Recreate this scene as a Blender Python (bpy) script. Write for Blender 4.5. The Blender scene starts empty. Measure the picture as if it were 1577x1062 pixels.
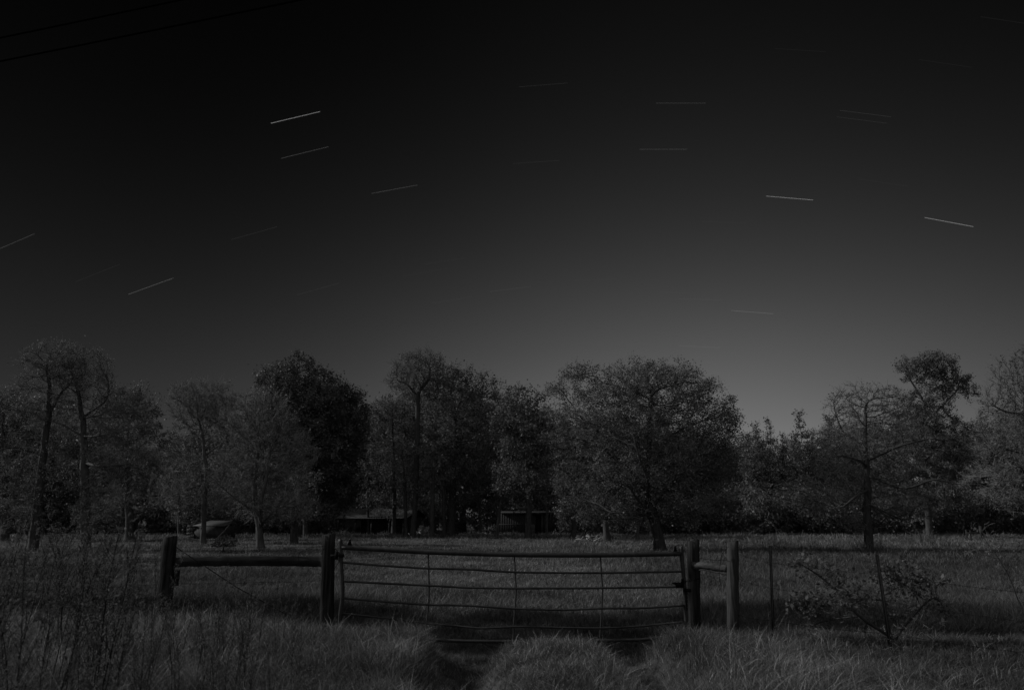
import bpy, math
import numpy as np
from mathutils import Vector

S = bpy.context.scene
COL = S.collection

# ------------------------------------------------------------------ camera
F = 1051.0; CX = 788.5; CY = 531.0; H = 1.6
T = math.atan(269.0 / F); CT, ST = math.cos(T), math.sin(T)
cam = bpy.data.cameras.new('camera'); co = bpy.data.objects.new('camera', cam); COL.objects.link(co)
co.location = (0, 0, H); co.rotation_euler = (math.radians(90) + T, 0, 0)
cam.sensor_width = 36.0; cam.lens = 36.0 * F / 1577.0
cam.clip_start = 0.05; cam.clip_end = 6000
cam.dof.use_dof = True; cam.dof.focus_distance = 13.0; cam.dof.aperture_fstop = 2.0
S.camera = co

# ------------------------------------------------------------------ night sky, grey, with a town's glow low over the wood
W = bpy.data.worlds.new('World'); S.world = W; W.use_nodes = True
nt = W.node_tree; nt.nodes.clear(); N = nt.nodes; L = nt.links
def mth(op, a, b=None, c=None):
    n = N.new('ShaderNodeMath'); n.operation = op
    for i, v in enumerate((a, b, c)):
        if v is None: continue
        if isinstance(v, (int, float)): n.inputs[i].default_value = v
        else: L.new(v, n.inputs[i])
    return n.outputs[0]
tc = N.new('ShaderNodeTexCoord'); sx = N.new('ShaderNodeSeparateXYZ')
L.new(tc.outputs['Generated'], sx.inputs[0])
X_, Y_, Z_ = sx.outputs
zc = mth('MAXIMUM', Z_, 0.0)
ef = mth('MULTIPLY', mth('EXPONENT', mth('MULTIPLY', zc, -7.6)), 0.56)
elev = mth('DIVIDE', ef, mth('ADD', mth('MULTIPLY', ef, 1.8), 1.0))
az = mth('ARCTAN2', X_, Y_)
a1 = mth('DIVIDE', mth('SUBTRACT', az, math.radians(15)), math.radians(25.5))
azf = mth('ADD', mth('MULTIPLY', mth('EXPONENT', mth('MULTIPLY', mth('MULTIPLY', a1, a1), -1.0)), 0.85), 0.19)
front = mth('MULTIPLY', elev, azf)
back = mth('SMOOTH_MIN', mth('MAXIMUM', mth('MULTIPLY', mth('ADD', Y_, 0.02), -0.40), 0.0), 0.19, 0.02)   # unseen fill glow added behind the camera to lift the shadows
zen = mth('MULTIPLY', mth('MAXIMUM', mth('SUBTRACT', Z_, 0.78), 0.0), 1.3)  # overhead fill added to the sky above the view
tot = mth('ADD', mth('ADD', front, back), zen)
ns = N.new('ShaderNodeTexNoise'); ns.inputs['Scale'].default_value = 2.2; ns.inputs['Detail'].default_value = 3
L.new(tc.outputs['Generated'], ns.inputs['Vector'])
tot = mth('MULTIPLY', tot, mth('ADD', mth('MULTIPLY', ns.outputs[0], 0.16), 0.92))
bgn = N.new('ShaderNodeBackground'); L.new(tot, bgn.inputs[0]); bgn.inputs[1].default_value = 1.0
wo = N.new('ShaderNodeOutputWorld'); L.new(bgn.outputs[0], wo.inputs[0])

# ------------------------------------------------------------------ moon
MOON_EL, MOON_AZ = math.radians(31), math.radians(-82)          # azimuth measured from +Y towards +X
md = Vector((math.sin(MOON_AZ) * math.cos(MOON_EL), math.cos(MOON_AZ) * math.cos(MOON_EL), math.sin(MOON_EL)))
sl = bpy.data.lights.new('moon', 'SUN'); sl.energy = 2.4; sl.angle = math.radians(0.5); sl.color = (1, 1, 1)
so = bpy.data.objects.new('moon', sl); COL.objects.link(so); so.location = md * 200
so.rotation_euler = md.to_track_quat('Z', 'Y').to_euler()
S.view_settings.view_transform = 'Standard'; S.view_settings.look = 'None'
S.view_settings.exposure = 0.0; S.view_settings.gamma = 1.0; S.view_settings.use_curve_mapping = False

# ------------------------------------------------------------------ helpers
def ray(px, py):
    u = (px - CX) / F; v = (CY - py) / F
    return np.array([u, CT - v * ST, ST + v * CT])
def P(px, py, Y):
    d = ray(px, py); return d * (Y / d[1]) + np.array([0, 0, H])
def smooth(a, b, x):
    t = np.clip((x - a) / (b - a), 0, 1); return t * t * (3 - 2 * t)
def wob(x, y, s, seed=0.0):
    x = x / s; y = y / s
    return (np.sin(x * 1.0 + 1.7 * y + seed) + np.sin(-1.3 * x + 2.1 * y + 2.1 + seed * 2) +
            np.sin(2.3 * x + 0.6 * y + 4.2 - seed) * .7 + np.sin(3.9 * x - 2.9 * y + seed * 3) * .45 + np.sin(5.3 * x + 4.7 * y + 1) * .35) / 3.5
def rutmask(x, y):
    xs = x - 0.05 * (9 - y)
    m = np.exp(-((xs + 0.56) / 0.40) ** 4) + np.exp(-((xs - 1.30) / 0.36) ** 4)
    return np.clip(m, 0, 1) * smooth(5.2, 6.6, y) * smooth(16, 10, y)
def terr(x, y):
    x = np.asarray(x, float); y = np.asarray(y, float)
    z = 0.035 * wob(x, y, 3.1) + 0.10 * wob(x, y, 17, 2.0) * smooth(14, 30, y) + 0.03 * wob(x, y, 1.1, 3)
    bank = smooth(9.5, 8.3, y) * smooth(2.0, 4.5, y)
    mound = np.exp(-((x - .35) / .75) ** 4)
    z = z + bank * (0.30 - .07 * mound + .07 * smooth(-2, -4.5, x)) * (1 - 1.1 * rutmask(x, y))
    side = smooth(2.3, 3.2, np.abs(x - 0.2))
    z = z - 0.14 * np.exp(-((y - 10.2) / 1.2) ** 2) * (1 - 0.6 * side)
    z = z - 0.05 * rutmask(x, y)
    z = z - 0.35 * smooth(4.2, 2.0, y) * smooth(-6, -1, y)
    return z

def material(name, tone=0.1, var=0.3, scale=8.0, rough=0.85, attr=False, transl=0.0, stretch=None, bump=0.0, spec=0.25, metal=0.0, var2=0.0, scale2=1.0):
    m = bpy.data.materials.new(name); m.use_nodes = True
    n = m.node_tree.nodes; l = m.node_tree.links; b = n['Principled BSDF']
    b.inputs['Roughness'].default_value = rough; b.inputs['Specular IOR Level'].default_value = spec
    b.inputs['Metallic'].default_value = metal
    tcn = n.new('ShaderNodeTexCoord'); mp = n.new('ShaderNodeMapping'); l.new(tcn.outputs['Object'], mp.inputs[0])
    if stretch: mp.inputs['Scale'].default_value = stretch
    no = n.new('ShaderNodeTexNoise'); no.inputs['Scale'].default_value = scale; no.inputs['Detail'].default_value = 6
    l.new(mp.outputs[0], no.inputs['Vector'])
    mr = n.new('ShaderNodeMapRange'); l.new(no.outputs[0], mr.inputs[0])
    mr.inputs[1].default_value = 0.3; mr.inputs[2].default_value = 0.7
    mr.inputs[3].default_value = tone * (1 - var); mr.inputs[4].default_value = tone * (1 + var)
    out = mr.outputs[0]
    def mul(a, bb):
        q = n.new('ShaderNodeMath'); q.operation = 'MULTIPLY'; l.new(a, q.inputs[0]); l.new(bb, q.inputs[1]); return q.outputs[0]
    if var2:
        n2 = n.new('ShaderNodeTexNoise'); n2.inputs['Scale'].default_value = scale2; n2.inputs['Detail'].default_value = 4
        l.new(tcn.outputs['Object'], n2.inputs['Vector'])
        r2 = n.new('ShaderNodeMapRange'); l.new(n2.outputs[0], r2.inputs[0]); r2.inputs[1].default_value = .35; r2.inputs[2].default_value = .65
        r2.inputs[3].default_value = 1 - var2; r2.inputs[4].default_value = 1 + var2
        out = mul(out, r2.outputs[0])
    if attr:
        at = n.new('ShaderNodeAttribute'); at.attribute_name = 'tone'; out = mul(out, at.outputs['Fac'])
    l.new(out, b.inputs['Base Color'])
    if bump:
        bp = n.new('ShaderNodeBump'); bp.inputs['Strength'].default_value = bump; bp.inputs['Distance'].default_value = 0.02
        l.new(no.outputs[0], bp.inputs['Height']); l.new(bp.outputs[0], b.inputs['Normal'])
    if transl:
        tr = n.new('ShaderNodeBsdfTranslucent'); l.new(out, tr.inputs[0])
        mx = n.new('ShaderNodeMixShader'); mx.inputs[0].default_value = transl
        l.new(b.outputs[0], mx.inputs[1]); l.new(tr.outputs[0], mx.inputs[2])
        l.new(mx.outputs[0], n['Material Output'].inputs[0])
    return m
M = dict(
    ground=material('field_ground', 0.052, 0.4, 3.0, 0.95, bump=.6, var2=.35, scale2=.25),
    grass=material('grass_blades', 0.15, 0.25, 2.0, 0.7, attr=True, transl=.2, var2=.3, scale2=.35),
    bark=material('bark', 0.045, 0.45, 9.0, 0.9, stretch=(1, 1, .3), bump=.8),
    palebark=material('pale_bark', 0.075, 0.5, 5.0, 0.9, stretch=(1, 1, .4), bump=.6),
    weedstem=material('dead_weed_stem', 0.018, 0.3, 3.0, 0.95, spec=.05),
    weedfluff=material('dead_weed_fluff', 0.11, 0.3, 3.0, 0.95, attr=True, transl=.3, spec=.05),
    twig=material('twig_bark', 0.16, 0.3, 3.0, 0.85, attr=True),
    leaf=material('leaves', 0.118, 0.3, 1.2, 0.65, attr=True, transl=.35, spec=.2, var2=.3, scale2=.5),
    darkleaf=material('dark_leaves', 0.085, 0.3, 1.2, 0.6, attr=True, transl=.3, spec=.3, var2=.3, scale2=.4),
    wood=material('weathered_wood', 0.022, 0.75, 30.0, 0.95, spec=.08, stretch=(1, 1, .07), bump=.7, var2=.3, scale2=3),
    palewood=material('pale_weathered_wood', 0.036, 0.6, 30.0, 0.85, stretch=(1, 1, .07), bump=.5, var2=.3, scale2=4),
    railwood=material('rail_wood', 0.018, 0.45, 14.0, 0.95, spec=.08, stretch=(.07, 1, 1), bump=.7, var2=.4, scale2=2.5),
    palerail=material('pale_rail_wood', 0.045, 0.6, 30.0, 0.85, stretch=(.07, 1, 1), bump=.6, var2=.35, scale2=4),
    steel=material('old_painted_steel', 0.022, 0.45, 18.0, 0.55, bump=.25, spec=.4, var2=.3, scale2=2),
    rust=material('rusty_iron', 0.010, 0.4, 25.0, 0.9, spec=.06, bump=.4),
    wire=material('galvanised_wire', 0.16, 0.3, 20.0, 0.5, metal=.3),
    cable=material('black_cable', 0.003, 0.2, 20.0, 1.0, spec=.0),
    tin=material('corrugated_tin', 0.05, 0.4, 2.5, 0.7, stretch=(4, .6, 1), var2=.3, scale2=.7),
    boards=material('grey_boards', 0.03, 0.4, 5.0, 0.9, stretch=(3, 3, .15), bump=.4),
    dark=material('dark_interior', 0.015, 0.2, 3.0, 0.95),
    debris=material('bleached_brushwood', 0.24, 0.4, 4.0, 0.9),
    paint=material('faded_white_paint', 0.075, 0.3, 3.0, 0.85),
)
def mesh_np(name, verts, quads=None, tris=None, mats=(), qmat=None, tmat=None, tone=None, smoothf=False):
    verts = np.asarray(verts, np.float32)
    quads = np.zeros((0, 4), np.int32) if quads is None or len(quads) == 0 else np.asarray(quads, np.int32)
    tris = np.zeros((0, 3), np.int32) if tris is None or len(tris) == 0 else np.asarray(tris, np.int32)
    me = bpy.data.meshes.new(name)
    me.vertices.add(len(verts)); me.vertices.foreach_set('co', verts.ravel())
    nq, ntt = len(quads), len(tris)
    me.loops.add(nq * 4 + ntt * 3); me.polygons.add(nq + ntt)
    me.loops.foreach_set('vertex_index', np.concatenate([quads.ravel(), tris.ravel()]).astype(np.int32))
    me.polygons.foreach_set('loop_start', np.concatenate([np.arange(nq) * 4, nq * 4 + np.arange(ntt) * 3]).astype(np.int32))
    for m in mats: me.materials.append(m)
    if qmat is not None or tmat is not None:
        a = np.zeros(nq, np.int32) if qmat is None else np.asarray(qmat, np.int32)
        b = np.zeros(ntt, np.int32) if tmat is None else np.asarray(tmat, np.int32)
        me.polygons.foreach_set('material_index', np.concatenate([a, b]).astype(np.int32))
    if smoothf: me.polygons.foreach_set('use_smooth', np.ones(nq + ntt, bool))
    me.update(calc_edges=True)
    if tone is not None:
        at = me.attributes.new('tone', 'FLOAT', 'POINT'); at.data.foreach_set('value', np.asarray(tone, np.float32))
    return me
def link(name, me, parent=None, loc=None):
    o = bpy.data.objects.new(name, me); COL.objects.link(o)
    if parent is not None: o.parent = parent
    if loc is not None: o.location = loc
    return o
def tag(o, label=None, cat=None, group=None, kind=None):
    if label: o['label'] = label
    if cat: o['category'] = cat
    if group: o['group'] = group
    if kind: o['kind'] = kind
    return o
def thing(name, label, cat, loc, group=None, rz=0.0):
    o = bpy.data.objects.new(name, None); COL.objects.link(o); o.empty_display_size = .2
    o.location = tuple(float(v) for v in loc); o.rotation_euler = (0, 0, rz)
    return tag(o, label, cat, group)
def copy_tree(root, loc, rz, sc, label=None):
    r = root.copy(); COL.objects.link(r); r.location = loc; r.rotation_euler = (0, 0, rz); r.scale = sc
    if label: r['label'] = label
    for ch in root.children:
        c = ch.copy(); COL.objects.link(c); c.parent = r
    return r

class MB:
    """collects quads, tris, a material slot and a tone for one mesh"""
    def __init__(s): s.v = []; s.q = []; s.t = []; s.qm = []; s.tm = []; s.tone = []; s.n = 0
    def add(s, v, q=None, t=None, mat=0, tone=1.0):
        v = np.asarray(v, float).reshape(-1, 3)
        if q is not None and len(q): q = np.asarray(q).reshape(-1, 4) + s.n; s.q.append(q); s.qm.append(np.full(len(q), mat))
        if t is not None and len(t): t = np.asarray(t).reshape(-1, 3) + s.n; s.t.append(t); s.tm.append(np.full(len(t), mat))
        s.v.append(v); s.tone.append(np.broadcast_to(np.asarray(tone, float), (len(v),))); s.n += len(v)
    def box(s, c, d, rz=0.0, mat=0, ax=None):
        x, y, z = np.array(d) / 2
        p = np.array([[-x, -y, -z], [x, -y, -z], [x, y, -z], [-x, y, -z], [-x, -y, z], [x, -y, z], [x, y, z], [-x, y, z]])
        if ax is not None: p = p @ np.array(ax)
        if rz:
            ca, sa = math.cos(rz), math.sin(rz); p = np.stack([p[:, 0] * ca - p[:, 1] * sa, p[:, 0] * sa + p[:, 1] * ca, p[:, 2]], 1)
        s.add(p + np.array(c), [[0, 3, 2, 1], [4, 5, 6, 7], [0, 1, 5, 4], [1, 2, 6, 5], [2, 3, 7, 6], [3, 0, 4, 7]], mat=mat)
    def tube(s, pts, rad, sides=8, mat=0, tone=1.0, cap=True, jit=0.0, rng=None, rot=0.0):
        pts = np.asarray(pts, float); K = len(pts); rad = np.broadcast_to(np.asarray(rad, float), (K,))
        d = np.gradient(pts, axis=0); d /= np.linalg.norm(d, axis=1)[:, None] + 1e-9
        a0 = np.cross(d[0], [0.13, 0.31, 0.94]) if abs(d[0][2]) < .9 else np.cross(d[0], [1, .1, .05])
        U = []; u = a0 / np.linalg.norm(a0)
        for k in range(K):
            u = u - d[k] * (u @ d[k]); u /= np.linalg.norm(u) + 1e-9; U.append(u)
        U = np.array(U); Vv = np.cross(d, U)
        an = np.linspace(0, 2 * math.pi, sides, endpoint=False) + rot
        r = rad[:, None] * np.ones((K, sides))
        if jit and rng is not None: r = r * (1 + rng.normal(0, jit, (K, sides)))
        v = pts[:, None] + r[..., None] * (np.cos(an)[None, :, None] * U[:, None] + np.sin(an)[None, :, None] * Vv[:, None])
        v = v.reshape(-1, 3)
        i = np.arange(sides); j = (i + 1) % sides
        q = np.concatenate([np.stack([k * sides + i, k * sides + j, (k + 1) * sides + j, (k + 1) * sides + i], 1) for k in range(K - 1)])
        t = None
        if cap:
            v = np.concatenate([v, [pts[0]], [pts[-1]]]); n = K * sides
            t = np.concatenate([np.stack([j, i, np.full(sides, n)], 1), np.stack([(K - 1) * sides + i, (K - 1) * sides + j, np.full(sides, n + 1)], 1)])
        s.add(v, q, t, mat, tone)
    def twigs(s, Pt, R, sides=3, mat=0, tone=None):
        """N thin tubes at once: Pt (N,K,3), R (N,K)"""
        Nn, K, _ = Pt.shape
        if Nn == 0: return
        d = Pt[:, -1] - Pt[:, 0]; d /= np.linalg.norm(d, axis=1)[:, None] + 1e-9
        ref = np.where(np.abs(d[:, 2:3]) < .8, np.array([[0, 0, 1.0]]), np.array([[1.0, 0, 0]]))
        u = np.cross(d, ref); u /= np.linalg.norm(u, axis=1)[:, None] + 1e-9; w = np.cross(d, u)
        an = np.linspace(0, 2 * math.pi, sides, endpoint=False)
        off = np.cos(an)[None, :, None] * u[:, None] + np.sin(an)[None, :, None] * w[:, None]
        v = Pt[:, :, None] + R[:, :, None, None] * off[:, None]
        i = np.arange(sides); j = (i + 1) % sides
        q1 = np.concatenate([np.stack([k * sides + i, k * sides + j, (k + 1) * sides + j, (k + 1) * sides + i], 1) for k in range(K - 1)])
        q = (q1[None] + (np.arange(Nn) * K * sides)[:, None, None]).reshape(-1, 4)
        tn = np.ones(Nn) if tone is None else tone
        s.add(v.reshape(-1, 3), q, None, mat, np.repeat(tn, K * sides))
    def leaves(s, c, size, rng, mat=0, flat=0.0, aspect=.6, tone=None):
        n = len(c)
        if n == 0: return
        nrm = rng.normal(0, 1, (n, 3)); nrm[:, 2] += flat; nrm /= np.linalg.norm(nrm, axis=1)[:, None]
        a = np.cross(nrm, rng.normal(0, 1, (n, 3))); a /= np.linalg.norm(a, axis=1)[:, None]; b = np.cross(nrm, a)
        sz = size * rng.uniform(.4, 1.6, (n, 1)); A = a * sz * .5; B = b * sz * .5 * aspect
        v = np.stack([c - A, c - B * 1.0 + A * .15 + nrm * sz * .08, c + A, c + B + A * .15 + nrm * sz * .08], 1).reshape(-1, 3)
        q = np.arange(n * 4).reshape(-1, 4)
        tn = rng.uniform(.55, 1.5, n) if tone is None else tone
        s.add(v, q, None, mat, np.repeat(tn, 4))
    def mesh(s, name, mats, smoothf=False):
        cat = lambda a, w: np.concatenate(a) if a else np.zeros((0, w), int)
        return mesh_np(name, np.concatenate(s.v), cat(s.q, 4), cat(s.t, 3), mats,
                       np.concatenate(s.qm) if s.qm else None, np.concatenate(s.tm) if s.tm else None, np.concatenate(s.tone), smoothf)

# ------------------------------------------------------------------ ground: one sheet, fine near the gate
def axis(a, fine, far, n1, n2):
    near = np.linspace(-fine, fine, n1); g = fine * (far / fine) ** (np.linspace(0, 1, n2 + 1)[1:])
    return np.concatenate([-g[::-1], near, g]) + a
gx = axis(0, 9, 1800, 181, 60)
gy = np.concatenate([-1800 * (np.linspace(1, 0, 14)[:-1]) ** 3 - 3, np.linspace(-2.5, 16, 170), 16 * (1900 / 16) ** (np.linspace(0, 1, 100)[1:])])
GX, GY = np.meshgrid(gx, gy); GZ = terr(GX, GY)
nx, ny = len(gx), len(gy); idx = np.arange(nx * ny).reshape(ny, nx)
q = np.stack([idx[:-1, :-1], idx[:-1, 1:], idx[1:, 1:], idx[1:, :-1]], -1).reshape(-1, 4)
g = link('ground', mesh_np('ground', np.stack([GX, GY, GZ], -1).reshape(-1, 3), q, mats=[M['ground']], smoothf=True)); g['kind'] = 'structure'

# ------------------------------------------------------------------ grass
rng = np.random.default_rng(5)
def blades(x, y, ln, wd, tone, lean, rng, seg=3):
    n = len(x); z = terr(x, y) - 0.01
    th = rng.uniform(0, 2 * math.pi, n)
    ld = np.stack([np.cos(th), np.sin(th)], 1) * rng.uniform(.15, 1.5, n)[:, None] * .95 + lean
    wv = rng.uniform(0, math.pi, n); wx = np.stack([np.cos(wv), np.sin(wv), np.zeros(n)], 1)
    base = np.stack([x, y, z], 1); V = []
    for k in range(seg):
        t = k / (seg); w = wd * (1 - .75 * t) * .5
        p = base + np.concatenate([ld * (ln * t * t)[:, None], (ln * (t - .25 * t * t * np.linalg.norm(ld, axis=1)))[:, None]], 1)
        V += [p - wx * w[:, None], p + wx * w[:, None]]
    t = 1.0; p = base + np.concatenate([ld * (ln)[:, None], (ln * (1 - .25 * np.linalg.norm(ld, axis=1)))[:, None]], 1)
    V.append(p); V = np.stack(V, 1); K = 2 * seg + 1
    o = (np.arange(n) * K)[:, None]
    q = np.concatenate([o + np.array([2 * k, 2 * k + 1, 2 * k + 3, 2 * k + 2]) for k in range(seg - 1)])
    tr = o + np.array([2 * seg - 2, 2 * seg - 1, 2 * seg])
    return V.reshape(-1, 3), q, tr, np.repeat(tone, K)
def grass(name, x, y, ln, wd, tone, lean, label=None, seg=3):
    v, q, t, tn = blades(x, y, ln, wd, tone, lean, rng, seg)
    o = link(name, mesh_np(name, v, q, t, [M['grass']], tone=tn)); return tag(o, label, 'grass', None, 'stuff')
def grass_len(x, y):
    r = rutmask(x, y); c = .5 + .5 * wob(x, y, .55, 1.0); c2 = .5 + .5 * wob(x, y, 2.4, 5)
    near = (.08 + .15 * c + .06 * c2 + .07 * smooth(-1.8, -3.2, x) - .07 * np.exp(-((x - .35) / .7) ** 4)) * (1 - .5 * r)
    trough = (.07 + .05 * c)
    leftside = smooth(-2.3, -3.2, x); rightside = smooth(2.4, 3.2, x)
    mid = trough + leftside * (.15 + .12 * c) + rightside * (.10 + .12 * c)
    fld = .07 + .09 * c2 * c + .12 * smooth(.62, .85, .5 + .5 * wob(x, y, 4.5, 9)) + .05 * rightside
    a = smooth(9.6, 8.6, y); b = smooth(15, 11.5, y)
    return a * near + (1 - a) * (b * mid + (1 - b) * fld)
# foreground bank, the long dry grass this side of the gate: tufts that lean and spread, and loose blades between
def tufts(nt, x0, x1, y0, y1, per, rad):
    tx = rng.uniform(x0, x1, nt); ty = rng.uniform(y0, y1, nt); k = rng.integers(per // 3, per + per // 2, nt); t = np.repeat(np.arange(nt), k); n = len(t)
    a = rng.uniform(0, 2 * math.pi, n); q = np.sqrt(rng.uniform(0, 1, n)); r_ = (rad * rng.uniform(.5, 1.6, nt))[t]
    tl = rng.uniform(.45, 1.3, nt)[t]; tt = rng.uniform(.5, 1.3, nt)[t]; ta = rng.uniform(0, 2 * math.pi, nt)
    tlean = (np.stack([np.cos(ta), np.sin(ta)], 1) * rng.uniform(0, .75, nt)[:, None])[t]
    out = np.stack([np.cos(a), np.sin(a)], 1) * q[:, None]
    return tx[t] + np.cos(a) * q * r_, ty[t] + np.sin(a) * q * r_, tl, tt, tlean + out * .55
x, y, tl, tt, lean = tufts(13000, -9.5, 9.5, 4.6, 9.7, 38, .085)
keep = rng.uniform(0, 1, len(x)) < (1 - .2 * rutmask(x, y)); x, y, tl, tt, lean = x[keep], y[keep], tl[keep], tt[keep], lean[keep]
nl = 110000; lx, ly = rng.uniform(-9.5, 9.5, nl), rng.uniform(4.6, 9.7, nl)
x = np.concatenate([x, lx]); y = np.concatenate([y, ly]); tl = np.concatenate([tl, rng.uniform(.35, .8, nl)]); tt = np.concatenate([tt, rng.uniform(.5, 1.1, nl)]); lean = np.concatenate([lean, rng.normal(0, .4, (nl, 2))])
ln = grass_len(x, y) * tl * rng.uniform(.6, 1.3, len(x))
tone = tt * rng.uniform(.45, 1.3, len(x)); dry = rng.uniform(0, 1, len(x)) < .10; tone *= .85; tone[dry] = rng.uniform(1.8, 3.4, dry.sum()); ln[dry] *= 1.2
tone *= 1 + .3 * wob(x, y, .9, 6); tone *= 1 - .2 * rutmask(x, y); tone *= 1 - .45 * smooth(2.3, 3.9, x); ln *= 1 - .42 * smooth(2.3, 3.6, x)  # right-hand grass shorter, its weaker light put into a darker tone
xs = x - .05 * (9 - y)
lean = lean + np.stack([.15 * np.tanh((xs - .35) * 2), np.full(len(x), -.08)], 1)
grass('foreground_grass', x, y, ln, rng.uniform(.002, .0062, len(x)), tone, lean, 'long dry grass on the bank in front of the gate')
# pasture beyond: spread evenly over what the lens sees, wider than the frame
nt_ = 42000
px = rng.uniform(-260, 1840, nt_); TY = 1 / rng.uniform(1 / 80.0, 1 / 9.4, nt_); TX = (px - CX) / F * TY * .98
kk = rng.integers(6, 34, nt_); t = np.repeat(np.arange(nt_), kk); a = rng.uniform(0, 6.283, len(t)); q_ = np.sqrt(rng.uniform(0, 1, len(t))); r_ = ((.05 + .004 * TY) * rng.uniform(.6, 2.0, nt_))[t]
x = TX[t] + np.cos(a) * q_ * r_ * 1.5; Y = TY[t] + np.sin(a) * q_ * r_; ttl = rng.uniform(.4, 1.6, nt_)[t]; ttt = rng.uniform(.55, 1.35, nt_)[t]
ln = grass_len(x, Y) * ttl * rng.uniform(.6, 1.3, len(x)) * (1 + .010 * Y)
bunch = smooth(.70, .9, .5 + .5 * wob(x, Y * .55, 2.9, 3.3)) * smooth(16, 24, Y); ln *= 1 + 1.3 * bunch
an = wob(x, Y, 1.6, 7) * 3 + rng.normal(0, 1.5, len(x))
tone = ttt * rng.uniform(.5, 1.35, len(x)) * (1 + .35 * wob(x, Y, 6.5, 8)) * (1 + .25 * wob(x, Y, 1.7, 2)); dry = rng.uniform(0, 1, len(x)) < .06; tone[dry] = rng.uniform(1.4, 2.8, dry.sum())
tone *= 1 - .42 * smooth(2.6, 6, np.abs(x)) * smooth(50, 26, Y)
tone *= 1 - .45 * np.exp(-((Y - 10.8) / 1.7) ** 4)  # shade band behind the gate, deepened in the grass tone itself
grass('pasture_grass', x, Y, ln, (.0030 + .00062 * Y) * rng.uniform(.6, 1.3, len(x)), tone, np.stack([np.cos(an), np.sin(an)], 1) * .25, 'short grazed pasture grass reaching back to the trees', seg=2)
# weedy strip of taller growth along the foot of the wood
n = 60000
x = rng.uniform(-75, 75, n); Y = 62 + 10 * rng.beta(1.5, 1.5, n) + 4 * wob(x, x * 0, 9, 3)
c = .5 + .5 * wob(x, Y, 1.6, 5); keep = rng.uniform(0, 1, n) < c; x, Y, c = x[keep], Y[keep], c[keep]
grass('tall_weeds', x, Y, (.2 + .5 * c ** 2) * rng.uniform(.5, 1.3, len(x)), rng.uniform(.03, .09, len(x)), rng.uniform(.3, 1.4, len(x)), np.zeros((len(x), 2)), 'tall ragged weeds along the foot of the wood')

# ------------------------------------------------------------------ trees
def colonise(seed, start, att, D, di, dk, iters=140, jit=.25, tropism=(0, 0, .0)):
    """start: list of polylines (first one the trunk); returns node positions and parents"""
    rng = np.random.default_rng(seed)
    pos = []; par = []
    for li, line in enumerate(start):
        line = np.asarray(line, float)
        if li == 0: last = -1; a = line[0]; pos.append(a); par.append(-1); last = 0; seq = line[1:]
        else:
            d = np.linalg.norm(np.array(pos) - line[0], axis=1); last = int(d.argmin()); seq = line[1:] if d.min() < 1.5 * D else line
        for b in seq:
            a = pos[last]; L_ = np.linalg.norm(b - a); k = max(1, int(L_ / D))
            for i in range(1, k + 1):
                p = a + (b - a) * i / k + (rng.normal(0, .10 * D, 3) if i < k else 0)
                pos.append(p); par.append(last); last = len(pos) - 1
    A = att.copy(); pos = [np.asarray(p, float) for p in pos]
    Pn = np.array(pos); best = np.full(len(A), 1e9); bi = np.zeros(len(A), int)
    for s in range(0, len(Pn), 200):
        dd = np.linalg.norm(A[:, None] - Pn[None, s:s + 200], axis=2); j = dd.argmin(1); m = dd[np.arange(len(A)), j]
        u = m < best; best[u] = m[u]; bi[u] = j[u] + s
    for it in range(iters):
        ok = best < di
        if not ok.any(): break
        src = bi[ok]; Pn = np.array(pos) if it == 0 else Pn
        v = A[ok] - Pn[src]; v /= np.linalg.norm(v, axis=1)[:, None] + 1e-9
        us, inv = np.unique(src, return_inverse=True)
        acc = np.zeros((len(us), 3)); np.add.at(acc, inv, v)
        acc /= np.linalg.norm(acc, axis=1)[:, None] + 1e-9
        acc += rng.normal(0, jit, acc.shape) + np.array(tropism); acc /= np.linalg.norm(acc, axis=1)[:, None] + 1e-9
        new = Pn[us] + acc * D; s0 = len(Pn)
        Pn = np.concatenate([Pn, new]); par += list(us)
        for c0 in range(0, len(new), 200):
            dd = np.linalg.norm(A[:, None] - new[None, c0:c0 + 200], axis=2); j = dd.argmin(1); m = dd[np.arange(len(A)), j]
            u = m < best; best[u] = m[u]; bi[u] = j[u] + s0 + c0
        kp = best > dk; A, best, bi = A[kp], best[kp], bi[kp]
        if len(A) == 0 or len(Pn) > 24000: break
    return Pn, np.array(par)

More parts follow.
